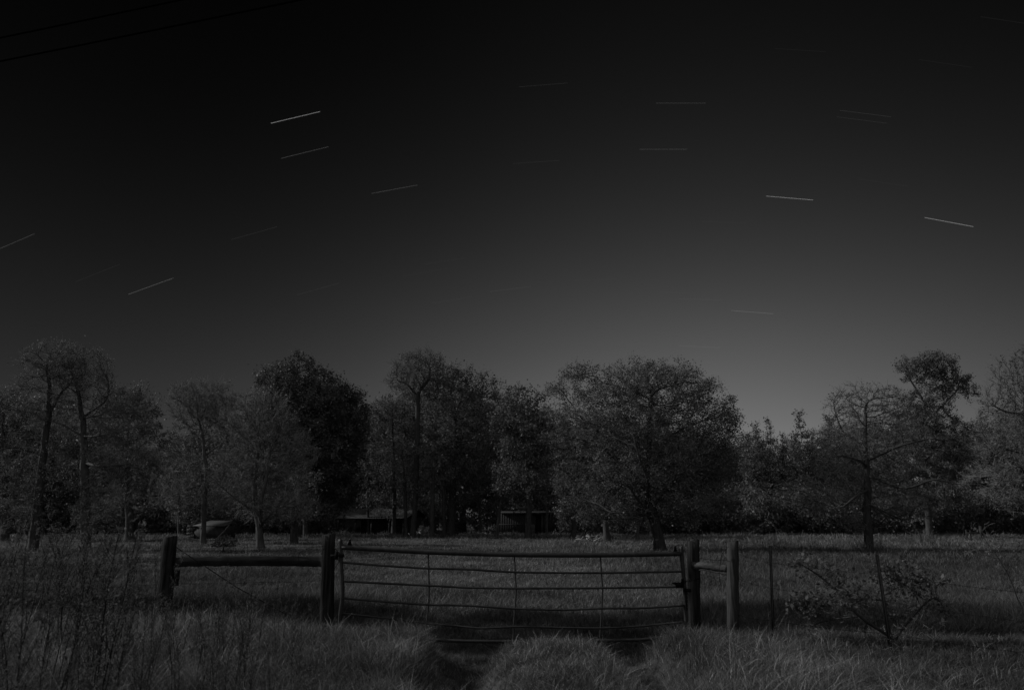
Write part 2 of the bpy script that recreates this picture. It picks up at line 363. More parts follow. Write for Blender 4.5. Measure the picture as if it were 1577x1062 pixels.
def grow(name, seed, base, r0, lines, env, natt, D, leaf=None, twig=None, label='', cat='tree', group=None, bark='bark', leafmat='leaf',
         rtip=.012, pexp=2.4, jit=.3, trop=(0, 0, .05), zmin=None, link_it=True, flare=1.5, clump=.58, clump_n=45):
    """env: ellipsoids (centre, radii, weight) in world metres; lines: start polylines in world metres"""
    rng = np.random.default_rng(seed); base = np.asarray(base, float)
    w = np.array([e[2] for e in env], float); w /= w.sum(); A = []
    for e, ww in zip(env, w):
        k = int(natt * ww) + 1; d = rng.normal(0, 1, (k, 3)); d /= np.linalg.norm(d, axis=1)[:, None]
        rr = rng.uniform(0, 1, (k, 1)) ** (1 / 2.4)
        if clump > 0:      # gather most of the growth into boughs so the outline is knobbly and gaps open between
            nb = max(5, int(k / clump_n)); c_ = rng.normal(0, 1, (nb, 3)); c_ /= np.linalg.norm(c_, axis=1)[:, None]; c_ *= rng.uniform(.3, .96, (nb, 1))
            sel = rng.uniform(0, 1, k) < clump; d = d * rr; rr = np.ones((k, 1)); m_ = rng.normal(0, 1, (k, 3)); m_ /= np.linalg.norm(m_, axis=1)[:, None]
            d[sel] = (c_[rng.integers(0, nb, k)] + m_ * .30 * rng.uniform(0, 1, (k, 1)) ** .5 * np.array([1, 1, .75]))[sel]
        A.append(np.array(e[0]) + d * rr * np.array(e[1]))
    A = np.concatenate(A) - base
    lines = [[np.asarray(p, float) - base for p in l] for l in lines]
    Pn, par = colonise(seed + 1, lines, A, D, D * 14, D * 1.7, jit=jit, tropism=trop)
    n = len(Pn); ch = [[] for _ in range(n)]
    for i, p in enumerate(par):
        if p >= 0: ch[p].append(i)
    R = np.zeros(n)
    for i in range(n - 1, -1, -1):
        R[i] = rtip if not ch[i] else sum(R[c] ** pexp for c in ch[i]) ** (1 / pexp)
    k0 = r0 / R[0]
    R = np.where(R < rtip * 2, R, rtip * 2 * (R / (rtip * 2)) ** (math.log(r0 / (rtip * 2)) / max(.1, math.log(R[0] / (rtip * 2)))))
    # smooth the node positions a little so limbs bend and do not zigzag
    for _ in range(2):
        Q = Pn.copy()
        for i in range(1, n):
            if ch[i]:
                big = max(ch[i], key=lambda c: R[c]); Q[i] = Pn[i] * .5 + (Pn[par[i]] + Pn[big]) * .25
        Pn = Q
    tr = MB(); stack = [0]
    while stack:
        i = stack.pop(); chain = [i] if par[i] < 0 else [par[i], i]; j = i
        while ch[j]:
            c = sorted(ch[j], key=lambda c: -R[c]); stack += c[1:]; j = c[0]; chain.append(j)
        rr = R[chain].copy()
        if par[i] >= 0: rr[0] = min(R[par[i]], R[i] * 1.25)
        if par[i] < 0:
            hh = Pn[chain][:, 2]; rr = rr * (1 + (flare - 1) * np.exp(-np.maximum(hh, 0) / .45))
        sides = 9 if rr[0] > .09 else 6 if rr[0] > .04 else 4 if rr[0] > .02 else 3
        tr.tube(Pn[chain], rr, sides, 0, rng.uniform(.8, 1.2), cap=False, jit=.06 if sides > 5 else 0, rng=rng)
    o = thing(name, label, cat, base, group)
    link('trunk', tr.mesh('trunk', [M[bark]], True), o)
    cr = MB(); thin = np.array([i for i in range(n) if R[i] < rtip * 2.4 and par[i] >= 0])
    if twig and len(thin):
        cnt, tl, trd, up = twig
        ids = np.repeat(thin, cnt); d = Pn[ids] - Pn[par[ids]]; d /= np.linalg.norm(d, axis=1)[:, None] + 1e-9
        d = d * .8 + rng.normal(0, .6, d.shape) + np.array([0, 0, up]); d /= np.linalg.norm(d, axis=1)[:, None]
        ll = tl * rng.uniform(.5, 1.5, (len(ids), 1)); p0 = Pn[ids]; p1 = p0 + d * ll * .5 + rng.normal(0, .06, d.shape) * ll; p2 = p0 + d * ll + rng.normal(0, .14, d.shape) * ll + np.array([0, 0, up * .15]) * ll
        cr.twigs(np.stack([p0, p1, p2], 1), np.stack([np.full(len(ids), trd), np.full(len(ids), trd * .75), np.full(len(ids), trd * .35)], 1), 3, 1, rng.uniform(.5, 1.5, len(ids)))
        ids2 = np.arange(len(ids)); q0 = p0 * .45 + p1 * .55; d2 = d + rng.normal(0, .8, d.shape); d2 /= np.linalg.norm(d2, axis=1)[:, None]
        q1 = q0 + d2 * ll * .5
        cr.twigs(np.stack([q0, q1], 1), np.stack([np.full(len(ids), trd * .7), np.full(len(ids), trd * .3)], 1), 3, 1, rng.uniform(.5, 1.5, len(ids)))
        tips = np.concatenate([p2, q1, p1])
    else: tips = Pn[thin] if len(thin) else Pn[-10:]
    if leaf:
        cnt, size, spread = leaf
        k = int(len(tips) * cnt); c = tips[rng.integers(0, len(tips), k)] + rng.normal(0, spread, (k, 3))
        cl = .5 + .5 * wob(c[:, 0] + c[:, 1] * .7, c[:, 2], .55, seed); cl = smooth(.30, .62, cl + .25 * np.sin(c[:, 1] * 2.3 + seed))
        c = c[(rng.uniform(0, 1, k) < .12 + .88 * cl) & (c[:, 2] > .3)]
        cr.leaves(c, size, rng, 0)
    link('crown', cr.mesh('crown', [M[leafmat], M['twig']]), o)
    return o

def px_tree(name, seed, Y, trunk, env, limbs=(), depth=.8, **kw):
    """trunk, limbs: pixel points read from the photograph, (px, py[, dy metres]); env: (px, py, rx, ry, weight[, dy])"""
    b = trunk[0]; x = (b[0] - CX) / F * Y / (CT - (CY - b[1]) / F * ST); z = float(terr(x, Y)) - .05
    def pp(t): return P(t[0], t[1], Y) + np.array([0, t[2] if len(t) > 2 else 0, 0])
    base = np.array([x, Y, z]); lines = [[base] + [pp(t) for t in trunk[1:]]] + [[pp(t) for t in l] for l in limbs]
    E = []
    for e in env:
        c = P(e[0], e[1], Y); s = Y / F
        E.append((c + np.array([0, e[5] if len(e) > 5 else 0, 0]), (e[2] * s, e[2] * s * depth, e[3] * s), e[4]))
    return grow(name, seed, base, kw.pop('r0'), lines, E, kw.pop('natt'), kw.pop('D'), **kw)

BT = 'bare_oak_tree'
px_tree(BT, 11, 38, [(50, 848), (58, 780), (66, 700), (75, 640), (76, 590), (72, 565)],
        [(78, 560, 50, 36, 5), (50, 620, 38, 45, 2), (100, 600, 40, 40, 2), (45, 720, 55, 50, 2), (30, 780, 45, 30, 1)],
        limbs=[[(75, 640), (95, 600), (112, 590)], [(66, 700), (40, 690, -1), (10, 705, -2)], [(62, 730), (100, 712, 1), (120, 725, 1)]],
        r0=.24, natt=3600, D=.24, clump=.3, twig=(4, .38, .009, .1), leaf=(1.3, .08, .10), label='tall bare oak with dark leaning trunk at the left edge of the field', cat='tree', flare=1.3)
px_tree(BT, 12, 38.8, [(132, 848), (131, 780), (130, 700), (128, 650), (118, 590), (108, 570)],
        [(120, 566, 52, 38, 5), (150, 590, 30, 32, 2), (185, 640, 50, 45, 2), (190, 700, 60, 35, 1.6), (95, 640, 45, 35, 1.3), (170, 755, 55, 40, 1)],
        limbs=[[(129, 670), (110, 655, -1), (82, 650, -1.5)], [(128, 640), (150, 612, 1), (152, 575, 1)], [(130, 646), (175, 646, -1.5), (205, 638, -2)], [(131, 715), (170, 720, -1), (215, 716, -1), (255, 700, -1.5)],
               [(130, 700), (155, 695, -1.4), (170, 704, -2)], [(131, 745), (145, 765, -1), (143, 790, -1.2)], [(130, 668), (160, 675, -1), (198, 672, -1.5)]],
        r0=.25, natt=4000, D=.24, clump=.3, twig=(4, .38, .009, .1), leaf=(1.3, .08, .10), bark='palebark', label='bare oak with pale crooked limbs and two dead side branches, second tree from the left', cat='tree', flare=1.3)
px_tree('bare_pecan_tree', 13, 48, [(313, 836), (314, 780), (318, 730), (314, 690), (312, 665)],
        [(310, 632, 50, 42, 4), (300, 612, 42, 26, 3), (335, 625, 34, 36, 2), (285, 745, 42, 42, 1.2), (345, 750, 35, 35, 1)],
        limbs=[[(316, 740), (285, 760, -1), (255, 775, -1)], [(316, 700), (335, 680, 1), (345, 660, 1)], [(315, 760), (340, 790, -1)]],
        r0=.16, natt=3200, D=.26, clump=.3, twig=(5, .6, .012, .35), leaf=(.25, .14, .1), bark='palebark', label='slim bare tree with fan shaped crown beside the low shed', cat='tree', trop=(0, 0, .12))
px_tree('bare_pecan_tree', 14, 40, [(401, 846), (400, 815), (393, 790), (392, 750), (396, 700), (402, 680)],
        [(400, 650, 58, 50, 3), (430, 700, 60, 55, 2.5), (370, 720, 48, 50, 2), (420, 780, 60, 32, 1.5)],
        limbs=[[(400, 815), (412, 770, -1), (420, 730, -1), (425, 690, -1)], [(394, 792), (375, 770, -1), (350, 745, -1.5)], [(398, 805), (435, 785, -1), (470, 770, -1.5)]],
        r0=.19, natt=3600, D=.24, clump=.3, twig=(5, .5, .010, .25), leaf=(.2, .11, .1), bark='palebark', label='bare low forking tree with a pale trunk in front of the big round evergreen', cat='tree', trop=(0, 0, .1))
px_tree('evergreen_oak_tree', 15, 66, [(458, 828), (458, 780), (458, 720), (460, 650)],
        [(455, 600, 62, 56, 3), (500, 630, 60, 62, 3), (425, 650, 62, 62, 2.5), (470, 700, 88, 66, 4), (520, 715, 45, 80, 2), (440, 750, 85, 48, 3), (530, 620, 28, 30, .5), (555, 655, 16, 45, .6)],
        r0=.4, natt=5200, D=.36, clump=.55, twig=(2, .5, .018, .1), leaf=(12, .19, .26), leafmat='darkleaf', depth=.9, label='big dense round evergreen oak, the darkest crown left of the gate', cat='tree')
px_tree('tall_bare_tree', 16, 64, [(636, 826), (640, 760), (642, 700), (643, 640), (644, 600)],
        [(640, 575, 44, 30, 4), (650, 558, 36, 20, 2.4), (615, 590, 26, 18, 1), (672, 590, 20, 26, 1)],
        limbs=[[(644, 610), (625, 590), (605, 585)], [(644, 605), (660, 585), (664, 565)]],
        r0=.24, natt=2600, D=.28, clump=.25, twig=(5, .6, .016, .35), leaf=(.2, .16, .1), label='tall straight bare tree with a broom shaped crown rising above the middle wood', cat='tree', jit=.22, trop=(0, 0, .18))
px_tree('broad_leafy_tree', 17, 66, [(694, 827), (697, 760), (702, 690), (700, 640)],
        [(705, 600, 50, 46, 3), (740, 620, 36, 48, 2.5), (690, 660, 55, 45, 2), (750, 680, 38, 50, 1.8), (720, 730, 55, 45, 1.5), (760, 600, 20, 25, .6)],
        r0=.34, natt=3000, D=.38, twig=(2, .5, .018, .1), leaf=(7, .17, .22), label='leafy tree on a thick dark trunk right of the tall bare tree', cat='tree')
px_tree('broad_leafy_tree', 18, 70, [(606, 827), (607, 760), (606, 700), (603, 640)],
        [(600, 640, 34, 40, 2), (625, 660, 30, 50, 1.5), (590, 700, 30, 50, 1.4), (640, 720, 40, 50, 1.4), (612, 770, 40, 30, .7)],
        r0=.22, natt=2200, D=.38, twig=(2, .5, .018, .1), leaf=(7, .17, .22), label='narrow leafy tree with a thin dark trunk right of the cabin roof', cat='tree')
px_tree('broad_leafy_tree', 19, 60, [(813, 833), (815, 780), (812, 720), (808, 660)],
        [(808, 625, 32, 34, 2), (800, 670, 40, 45, 2), (830, 690, 38, 55, 2), (800, 740, 45, 40, 1.4), (780, 650, 25, 40, 1)],
        r0=.25, natt=2200, D=.36, twig=(2, .5, .018, .1), leaf=(8, .17, .22), leafmat='darkleaf', label='dark leafy tree in front of the board barn', cat='tree')
px_tree('great_spreading_oak', 20, 38, [(1017, 849), (1013, 820), (1005, 790), (998, 760), (998, 720)],
        [(1000, 600, 100, 50, 4), (1060, 640, 78, 66, 4), (930, 650, 82, 66, 4), (895, 730, 48, 66, 2), (985, 700, 110, 72, 5), (1095, 700, 46, 62, 2), (930, 765, 66, 42, 2.4), (1060, 755, 76, 50, 2.8), (1000, 770, 60, 36, 1.4), (885, 578, 22, 20, .6), (856, 600, 17, 17, .35), (1120, 640, 22, 24, .5), (910, 575, 18, 16, .3)],
        limbs=[[(1005, 795), (975, 770, -1.5), (955, 750, -2.5)], [(1003, 780), (1030, 745, -1), (1055, 715, -1.5)], [(998, 760), (975, 720, 1), (960, 690, 1.5)], [(998, 740), (1020, 700, 1), (1035, 670, 1)],
               [(1000, 770), (985, 745, -2.5), (960, 690, -3.5)], [(998, 720), (1000, 660), (1003, 610)], [(1012, 810), (1045, 790, -2), (1060, 780, -3)], [(1008, 800), (970, 790, -2.5), (930, 790, -3)]],
        r0=.29, natt=11000, D=.23, clump=.5, clump_n=120, twig=(2, .34, .009, .05), leaf=(7, .085, .12), depth=.95, label='great spreading oak with the widest crown, standing behind the right half of the gate', cat='tree', jit=.34, rtip=.011)
px_tree('bare_field_tree', 21, 35.5, [(1339, 853), (1336, 800), (1335, 740), (1333, 680), (1333, 620)],
        [(1325, 625, 54, 38, 4), (1370, 625, 36, 38, 1.6), (1290, 690, 50, 45, 1.5), (1390, 690, 62, 45, 1.8), (1400, 760, 70, 42, 1.5), (1270, 760, 65, 40, 1.4)],
        limbs=[[(1334, 715), (1310, 712, -1), (1290, 706, -1)], [(1335, 710), (1365, 690, -1), (1395, 680, -2), (1420, 685, -2)], [(1335, 735), (1370, 755, -1.5), (1400, 740, -2), (1440, 750, -2.5)],
               [(1335, 752), (1300, 762, -1.5), (1265, 785, -2)], [(1336, 780), (1360, 795, -1), (1385, 802, -1)], [(1333, 690), (1310, 660, 1), (1300, 630, 1)], [(1337, 810), (1322, 812, -.6), (1314, 822, -.8)]],
        r0=.19, natt=5600, D=.23, clump=.3, twig=(4, .36, .009, .15), leaf=(.5, .08, .08), bark='bark', label='bare tree standing alone in the pasture right of the posts', cat='tree', jit=.28)
px_tree('tall_broccoli_topped_pine', 22, 66, [(1432, 829), (1428, 760), (1424, 690), (1424, 620)],
        [(1415, 568, 36, 24, 2.2), (1440, 560, 32, 20, 1.6), (1475, 590, 26, 20, 1.2), (1460, 585, 20, 14, .6), (1395, 565, 18, 16, .7), (1425, 620, 46, 30, 1.4), (1400, 650, 45, 30, 1.2), (1424, 730, 60, 60, 2), (1488, 600, 18, 16, .5), (1385, 700, 50, 45, 1.6), (1470, 690, 50, 45, 1.6)],
        limbs=[[(1424, 650), (1455, 620), (1475, 600)], [(1424, 620), (1405, 590), (1395, 575)]],
        r0=.28, natt=4800, D=.28, clump=.7, clump_n=110, twig=(2, .35, .014, .1), leaf=(7.5, .14, .15), leafmat='leaf', label='tallest tree on the right with knobbly rounded tufts against the glow', cat='tree')
px_tree('bare_oak_tree', 23, 50, [(1590, 836), (1588, 760), (1582, 690), (1578, 620)],
        [(1572, 590, 42, 46, 3), (1545, 625, 34, 40, 2), (1600, 560, 40, 40, 1.5), (1530, 640, 26, 20, .8), (1570, 680, 70, 40, 2), (1545, 740, 60, 40, 1)],
        limbs=[[(1580, 640), (1550, 635), (1525, 622)], [(1585, 740), (1540, 720, -2), (1500, 735, -2.5)], [(1583, 700), (1550, 690), (1530, 700)]],
        r0=.25, natt=3800, D=.27, clump=.3, twig=(5, .5, .012, .3), leaf=(.3, .13, .1), label='bare branching tree cut off by the right edge of the photograph', cat='tree', trop=(0, 0, .1))
px_tree('broad_leafy_tree', 24, 58, [(200, 831), (198, 780), (196, 720), (195, 670)],
        [(205, 625, 38, 36, 3), (175, 640, 40, 50, 2), (225, 680, 40, 50, 2), (190, 720, 60, 50, 2), (170, 605, 22, 22, .5)],
        r0=.3, natt=2600, D=.36, twig=(2, .5, .018, .1), leaf=(8, .15, .2), label='leafy round tree behind the second oak, against the left sky', cat='tree')
px_tree('broad_leafy_tree', 25, 56, [(8, 832), (8, 780), (8, 720), (5, 670)],
        [(10, 640, 42, 42, 3), (-30, 650, 50, 50, 2), (30, 690, 40, 50, 2), (0, 740, 60, 50, 2)],
        r0=.3, natt=2600, D=.36, twig=(2, .5, .018, .1), leaf=(8, .15, .2), leafmat='darkleaf', label='dark leafy tree filling the left edge behind the first oak', cat='tree')

# trunks one can tell apart under the middle wood: slim trees with small high crowns
def slim(seed, px, py, topx, topy, r, label, bark='bark', Y=None, name='slim_woodland_tree', leafn=6.0, crown=30):
    d = ray(px, py); Yb = Y or -H * d[1] / d[2]
    return px_tree(name, seed, Yb, [(px, py), ((px * 2 + topx) / 3, (py * 2 + topy) / 3), ((px + 2 * topx) / 3, (py + 2 * topy) / 3), (topx, topy)],
                   [(topx, topy - 5, crown, crown * .9, 2), (topx + 8, topy + 30, crown * .9, crown * .8, 1)], r0=r, natt=800, D=.42,
                   twig=(2, .5, .02, .1), leaf=(leafn, .17, .22), label=label, cat='tree', bark=bark)
slim(31, 664, 829, 668, 700, .20, 'slim tree just left of the pair of dark trunks, behind the heap of brushwood')
slim(32, 684, 828, 682, 690, .16, 'thinner left tree of the close pair of dark trunks in the middle wood')
slim(33, 740, 826, 736, 700, .14, 'thin straight tree halfway between the dark pair and the leaning pale trunk')
slim(34, 764, 817, 778, 730, .12, 'thin pale tree leaning to the right left of the board barn', 'palebark', Y=62, crown=24)
slim(35, 842, 822, 843, 740, .12, 'thin pale tree in front of the barn boards', 'palebark', Y=68, crown=24)
slim(36, 626, 828, 622, 710, .15, 'thin dark tree just left of the tall bare tree')
slim(37, 883, 828, 884, 745, .22, 'short dark trunk under the left hem of the great oak')
slim(38, 935, 834, 930, 760, .24, 'stout trunk left of the great oak in its shade')
slim(39, 981, 834, 984, 760, .15, 'slender trunk close on the left side of the great oak', 'palebark')
slim(40, 453, 838, 452, 760, .20, 'dark trunk with a flared foot below the round evergreen, nearer of two')
slim(41, 471, 830, 468, 750, .2, 'dark trunk behind and right of the one with the flared foot')
slim(42, 277, 826, 276, 750, .18, 'dark trunk left of the low shed, in black shade')
slim(43, 567, 824, 566, 735, .14, 'thin dark trunk in front of the cabin porch')

# the mass of woodland behind: prototypes, then copies
def protos():
    out = []
    def pr(name, seed, h, rx, env, natt, D, leaf, twig, lm, r0, label, **kw):
        b = np.array([0, 400.0 + 30 * len(out), 0.0])
        E = [(b + np.array(c) , r, w) for c, r, w in env]
        o = grow(name, seed, b, r0, [[b, b + np.array([.1, 0, h * .3]), b + np.array([0, .1, h * .55])]], E, natt, D, leaf=leaf, twig=twig, leafmat=lm, label=label,
                 cat='tree', group='trees of the wood behind the field', **kw)
        out.append(o); return o
    lab = 'tree of the dark mass of woodland closing off the far side of the field'
    pr('woodland_tree', 51, 13, 5, [((0, 0, 9), (4.2, 4.2, 3.8), 3), ((2.4, 0, 6), (3.4, 3.4, 3), 2), ((-2.2, .5, 6.3), (3.4, 3.4, 3), 2), ((0, 0, 3.5), (4, 4, 2.4), 2)], 2400, .42, (8, .21, .3), (2, .5, .025, .1), 'darkleaf', .3, 'dense round headed dark tree in the woodland closing off the far side of the field')
    pr('woodland_tree', 52, 14, 5, [((.6, 0, 11), (3.2, 3.2, 3), 2.4), ((-1.6, 0, 8), (3.6, 3.4, 2.8), 2), ((2.1, .5, 7), (3.2, 3, 2.8), 2), ((-.3, 0, 4), (3.8, 3.8, 2.4), 1.6)], 2400, .42, (8, .2, .28), (2, .5, .025, .1), 'leaf', .3, 'loose crowned leafy tree in the woodland closing off the far side of the field')
    pr('woodland_tree', 53, 12, 5, [((0, 0, 8), (4.2, 4, 4), 3), ((1, 0, 4), (4.4, 4, 2.6), 2)], 2600, .38, (2, .17, .25), (4, .6, .018, .3), 'leaf', .2, 'nearly bare twiggy tree in the woodland closing off the far side of the field', bark='palebark', trop=(0, 0, .12))
    env = [((0, 0, 13.2 - k * 1.15), (.55 + .30 * k, .55 + .30 * k, .55), 1 + .4 * k) for k in range(9)]
    pr('pine_tree', 54, 14, 3, env, 1400, .4, (9, .2, .22), (2, .4, .02, .2), 'darkleaf', .22, 'pine of the dark mass of woodland closing off the far side of the field')
    pr('woodland_shrub', 55, 4, 2, [((0, 0, 1.6), (2.2, 2.0, 1.5), 2), ((1.2, 0, 1.2), (1.7, 1.5, 1.1), 1), ((-1.2, .3, 1.9), (1.4, 1.5, 1.5), 1)], 900, .26, (8, .14, .2), (2, .4, .018, .1), 'leaf', .08, 'bush of the undergrowth along the foot of the wood')
    for q, g_ in ((0, 'dense dark trees of the wood'), (1, 'loose leafy trees of the wood'), (2, 'bare trees of the wood')): out[q]['group'] = g_
    out[-1]['category'] = 'bush'; out[-1]['group'] = 'bushes along the foot of the wood'; out[3]['group'] = 'pines of the wood behind the field'
    return out
PR = protos(); used = [False] * 5
rr = np.random.default_rng(77)
def place(k, x, y, sc, label=None, rz=None):
    rz = rr.uniform(0, 6.28) if rz is None else rz; z = float(terr(x, y)) - .05
    s = (sc * rr.uniform(.9, 1.1), sc * rr.uniform(.9, 1.1), sc)
    if not used[k]:
        used[k] = True; o = PR[k]; o.location = (x, y, z); o.rotation_euler = (0, 0, rz); o.scale = s
        return o
    return copy_tree(PR[k], (x, y, z), rz, s, label)
def ytop(px):      # skyline of the wood read off the photograph
    return np.interp(px, [-300, 0, 60, 240, 262, 300, 370, 570, 590, 770, 840, 870, 1140, 1170, 1200, 1230, 1265, 1400, 1500, 1577, 1900],
                         [590, 600, 600, 640, 680, 640, 625, 612, 592, 592, 612, 615, 650, 650, 660, 645, 640, 622, 625, 620, 600])
for row, (Y, step, dz) in enumerate(((84, 6.0, 0), (95, 6.6, -6), (108, 7.4, -4))):
    x = -1.02 * Y
    while x < 1.02 * Y:
        yy = Y + rr.uniform(-4, 4); pxx = CX + F * x / (yy * 1.01)
        top = ytop(pxx) + rr.uniform(0, 34) + (14 if row == 0 else 0) - dz * 0
        d = ray(pxx, top); h = H + d[2] * yy / d[1]
        if 505 < pxx < 890 and yy < 90: x += step; continue
        if 1150 < pxx < 1300 and rr.uniform() < .8: k = 3
        else: k = int(rr.choice([0, 1, 2, 3], p=[.36, .34, .2, .1]))
        if used[k] or True:
            hp = (12.8, 13.8, 12.0, 13.8)[k]; place(k, x, yy, max(.45, h / hp))
        x += step * rr.uniform(.75, 1.25)
for i in range(110):
    Y = rr.uniform(72, 82); x = rr.uniform(-1, 1) * Y * .98; pxx = CX + F * x / Y
    if 500 < pxx < 890: Y += 13; x = (pxx - CX) / F * Y
    place(4, x, Y, rr.uniform(.7, 1.7))
for px_ in list(range(-260, 500, 34)) + list(range(900, 1850, 34)):
    Y = rr.uniform(86, 98); place(4, (px_ + rr.uniform(-12, 12) - CX) / F * Y, Y, rr.uniform(1.2, 1.9))
for (px_, top, Y) in ((1232, 634, 80), (1187, 645, 82), (1165, 652, 79), (1250, 662, 84), (1206, 668, 86)):
    d = ray(px_, top); place(3, (px_ - CX) / F * Y * 1.0, Y, (H + d[2] * Y / d[1]) / 13.8)

# unseen tree added left of the frame to shade the track behind the gate
b = np.array([-17.5, 13.6, 0.0])
grow('unseen_shade_tree', 61, b, .3, [[b, b + np.array([0, 0, 3.5]), b + np.array([.2, 0, 7])]],
     [(b + np.array([0, 0, 8.5]), (3.4, 1.5, 3.2), 3), (b + np.array([1, 0, 11.5]), (2.8, 1.4, 2.2), 2), (b + np.array([-1, 0, 6]), (2.6, 1.4, 1.6), 1)], 1300, .35,
     leaf=(5, .26, .24), twig=(2, .4, .015, .1), leafmat='darkleaf', label='unseen leafy tree added beyond the left edge to cast shade', cat='tree')

# small dark bush in the field behind the left rail
def bush(name, seed, px, py, w, h, Y, label, lm='darkleaf', leaf=(6, .09, .07)):
    x, _, _ = P(px, py, Y); z = float(terr(x, Y)); b = np.array([x, Y, z]); s = Y / F
    return grow(name, seed, b, .03, [[b, b + np.array([0, 0, h * s * .4])]], [(b + np.array([0, 0, h * s * .5]), (w * s / 2, w * s / 2, h * s * .5), 1)], 260, .12,
                leaf=leaf, twig=(2, .18, .006, .1), leafmat=lm, label=label, cat='bush', rtip=.004)
bush('low_bush', 71, 344, 849, 40, 20, 36, 'low black bush in the grass above the left brace rail')
bush('low_bush', 72, 465, 840, 30, 22, 14, 'small pale leafy weed behind the top of the left gate post', 'leaf', (1.2, .03, .03))

# ------------------------------------------------------------------ buildings in the wood
def shed_cabin():
    Y = 78.0; s = Y / F; c = P(590, 812, Y); z0 = float(terr(c[0], Y)); o = thing('cabin', 'low cabin with pale corrugated roof and open porch in the middle wood', 'cabin', (c[0], Y, z0), rz=math.radians(-12))
    w, d, h = 7.2, 4.4, 1.85
    m = MB(); t = .12
    m.box((.7, 0, h / 2), (w - 1.4, d, h)); 
    for i in range(23): m.box((-2.2 + i * .25, -d / 2 - .02, h / 2), (.19, .04, h - .02))
    link('wall', m.mesh('wall', [M['boards']]), o)
    # roof: two corrugated slopes, the eave facing the camera, an extra lean-to over the porch
    m = MB(); xs = np.linspace(-w / 2 - .5, w / 2 + .4, 90); zr = .035 * np.sin(np.arange(90) * math.pi / 1.5)
    for (y0, z0_, y1, z1) in ((-d / 2 - 1.2, h - .12, 0, h + .9), (d / 2 + .5, h + .05, 0, h + .9)):
        top = np.concatenate([np.stack([xs, np.full(90, y0), z0_ + zr + .05], 1), np.stack([xs, np.full(90, y1), z1 + zr + .05], 1)])
        bot = top - np.array([0, 0, .05]); i = np.arange(89)
        m.add(np.concatenate([top, bot]), np.concatenate([np.stack([i, i + 1, i + 91, i + 90], 1), np.stack([i + 180, i + 270, i + 271, i + 181], 1), np.stack([i, i + 180, i + 181, i + 1], 1)]))
    link('roof', m.mesh('roof', [M['tin']]), o)
    m = MB(); m.add([(-w / 2 - .45, -d / 2 - 1.1, h - .16), (-w / 2 - .45, 0, h + .85), (-w / 2 - .45, d / 2 + .4, h), (-w / 2 - .4, -d / 2 - 1.1, h - .16), (-w / 2 - .4, 0, h + .85), (-w / 2 - .4, d / 2 + .4, h)], None, [(0, 1, 2), (3, 5, 4)])
    link('gable', m.mesh('gable', [M['boards']]), o)
    for xx in (-w / 2 - .2, -w / 2 + 1.8, 0, 2.0, w / 2): 
        m = MB(); m.box((xx, -d / 2 - 1.0, (h - .1) / 2), (.14, .14, h - .1)); link('porch_post', m.mesh('porch_post', [M['boards']]), o)
    m = MB(); m.box((1.4, -d / 2 - .06, 1.0), (.95, .06, 2.0)); link('door', m.mesh('door', [M['dark']]), o)
    for xx in (-1.2, 2.7):
        m = MB(); m.box((xx, -d / 2 - .06, 1.35), (.8, .05, .8)); win = link('window', m.mesh('window', [M['dark']]), o)
        m = MB()
        for dx, dz, sx_, sz_ in ((-.44, 0, .08, .96), (.44, 0, .08, .96), (0, .44, .8, .08), (0, -.44, .8, .08)): m.box((xx + dx, -d / 2 - .07, 1.35 + dz), (sx_, .07, sz_))
        link('frame', m.mesh('frame', [M['paint']]), win)
    # whitish sheet hung under the porch
    xs = np.linspace(-3.1, -1.3, 14); m = MB(); zz = 1.6 + .1 * np.sin(xs * 4); bt = .75 + .2 * np.sin(xs * 7)
    yy = -d / 2 - .75 + .06 * np.sin(xs * 11)
    v = np.concatenate([np.stack([xs, yy, zz], 1), np.stack([xs, yy + .02, bt], 1)]); i = np.arange(13)
    m.add(v, np.stack([i, i + 1, i + 15, i + 14], 1)); cl = link('hanging_sheet', m.mesh('hanging_sheet', [M['paint']]))
    cl.location = o.location; cl.rotation_euler = o.rotation_euler
    tag(cl, 'pale torn sheet hanging under the cabin porch', 'sheet')
shed_cabin()
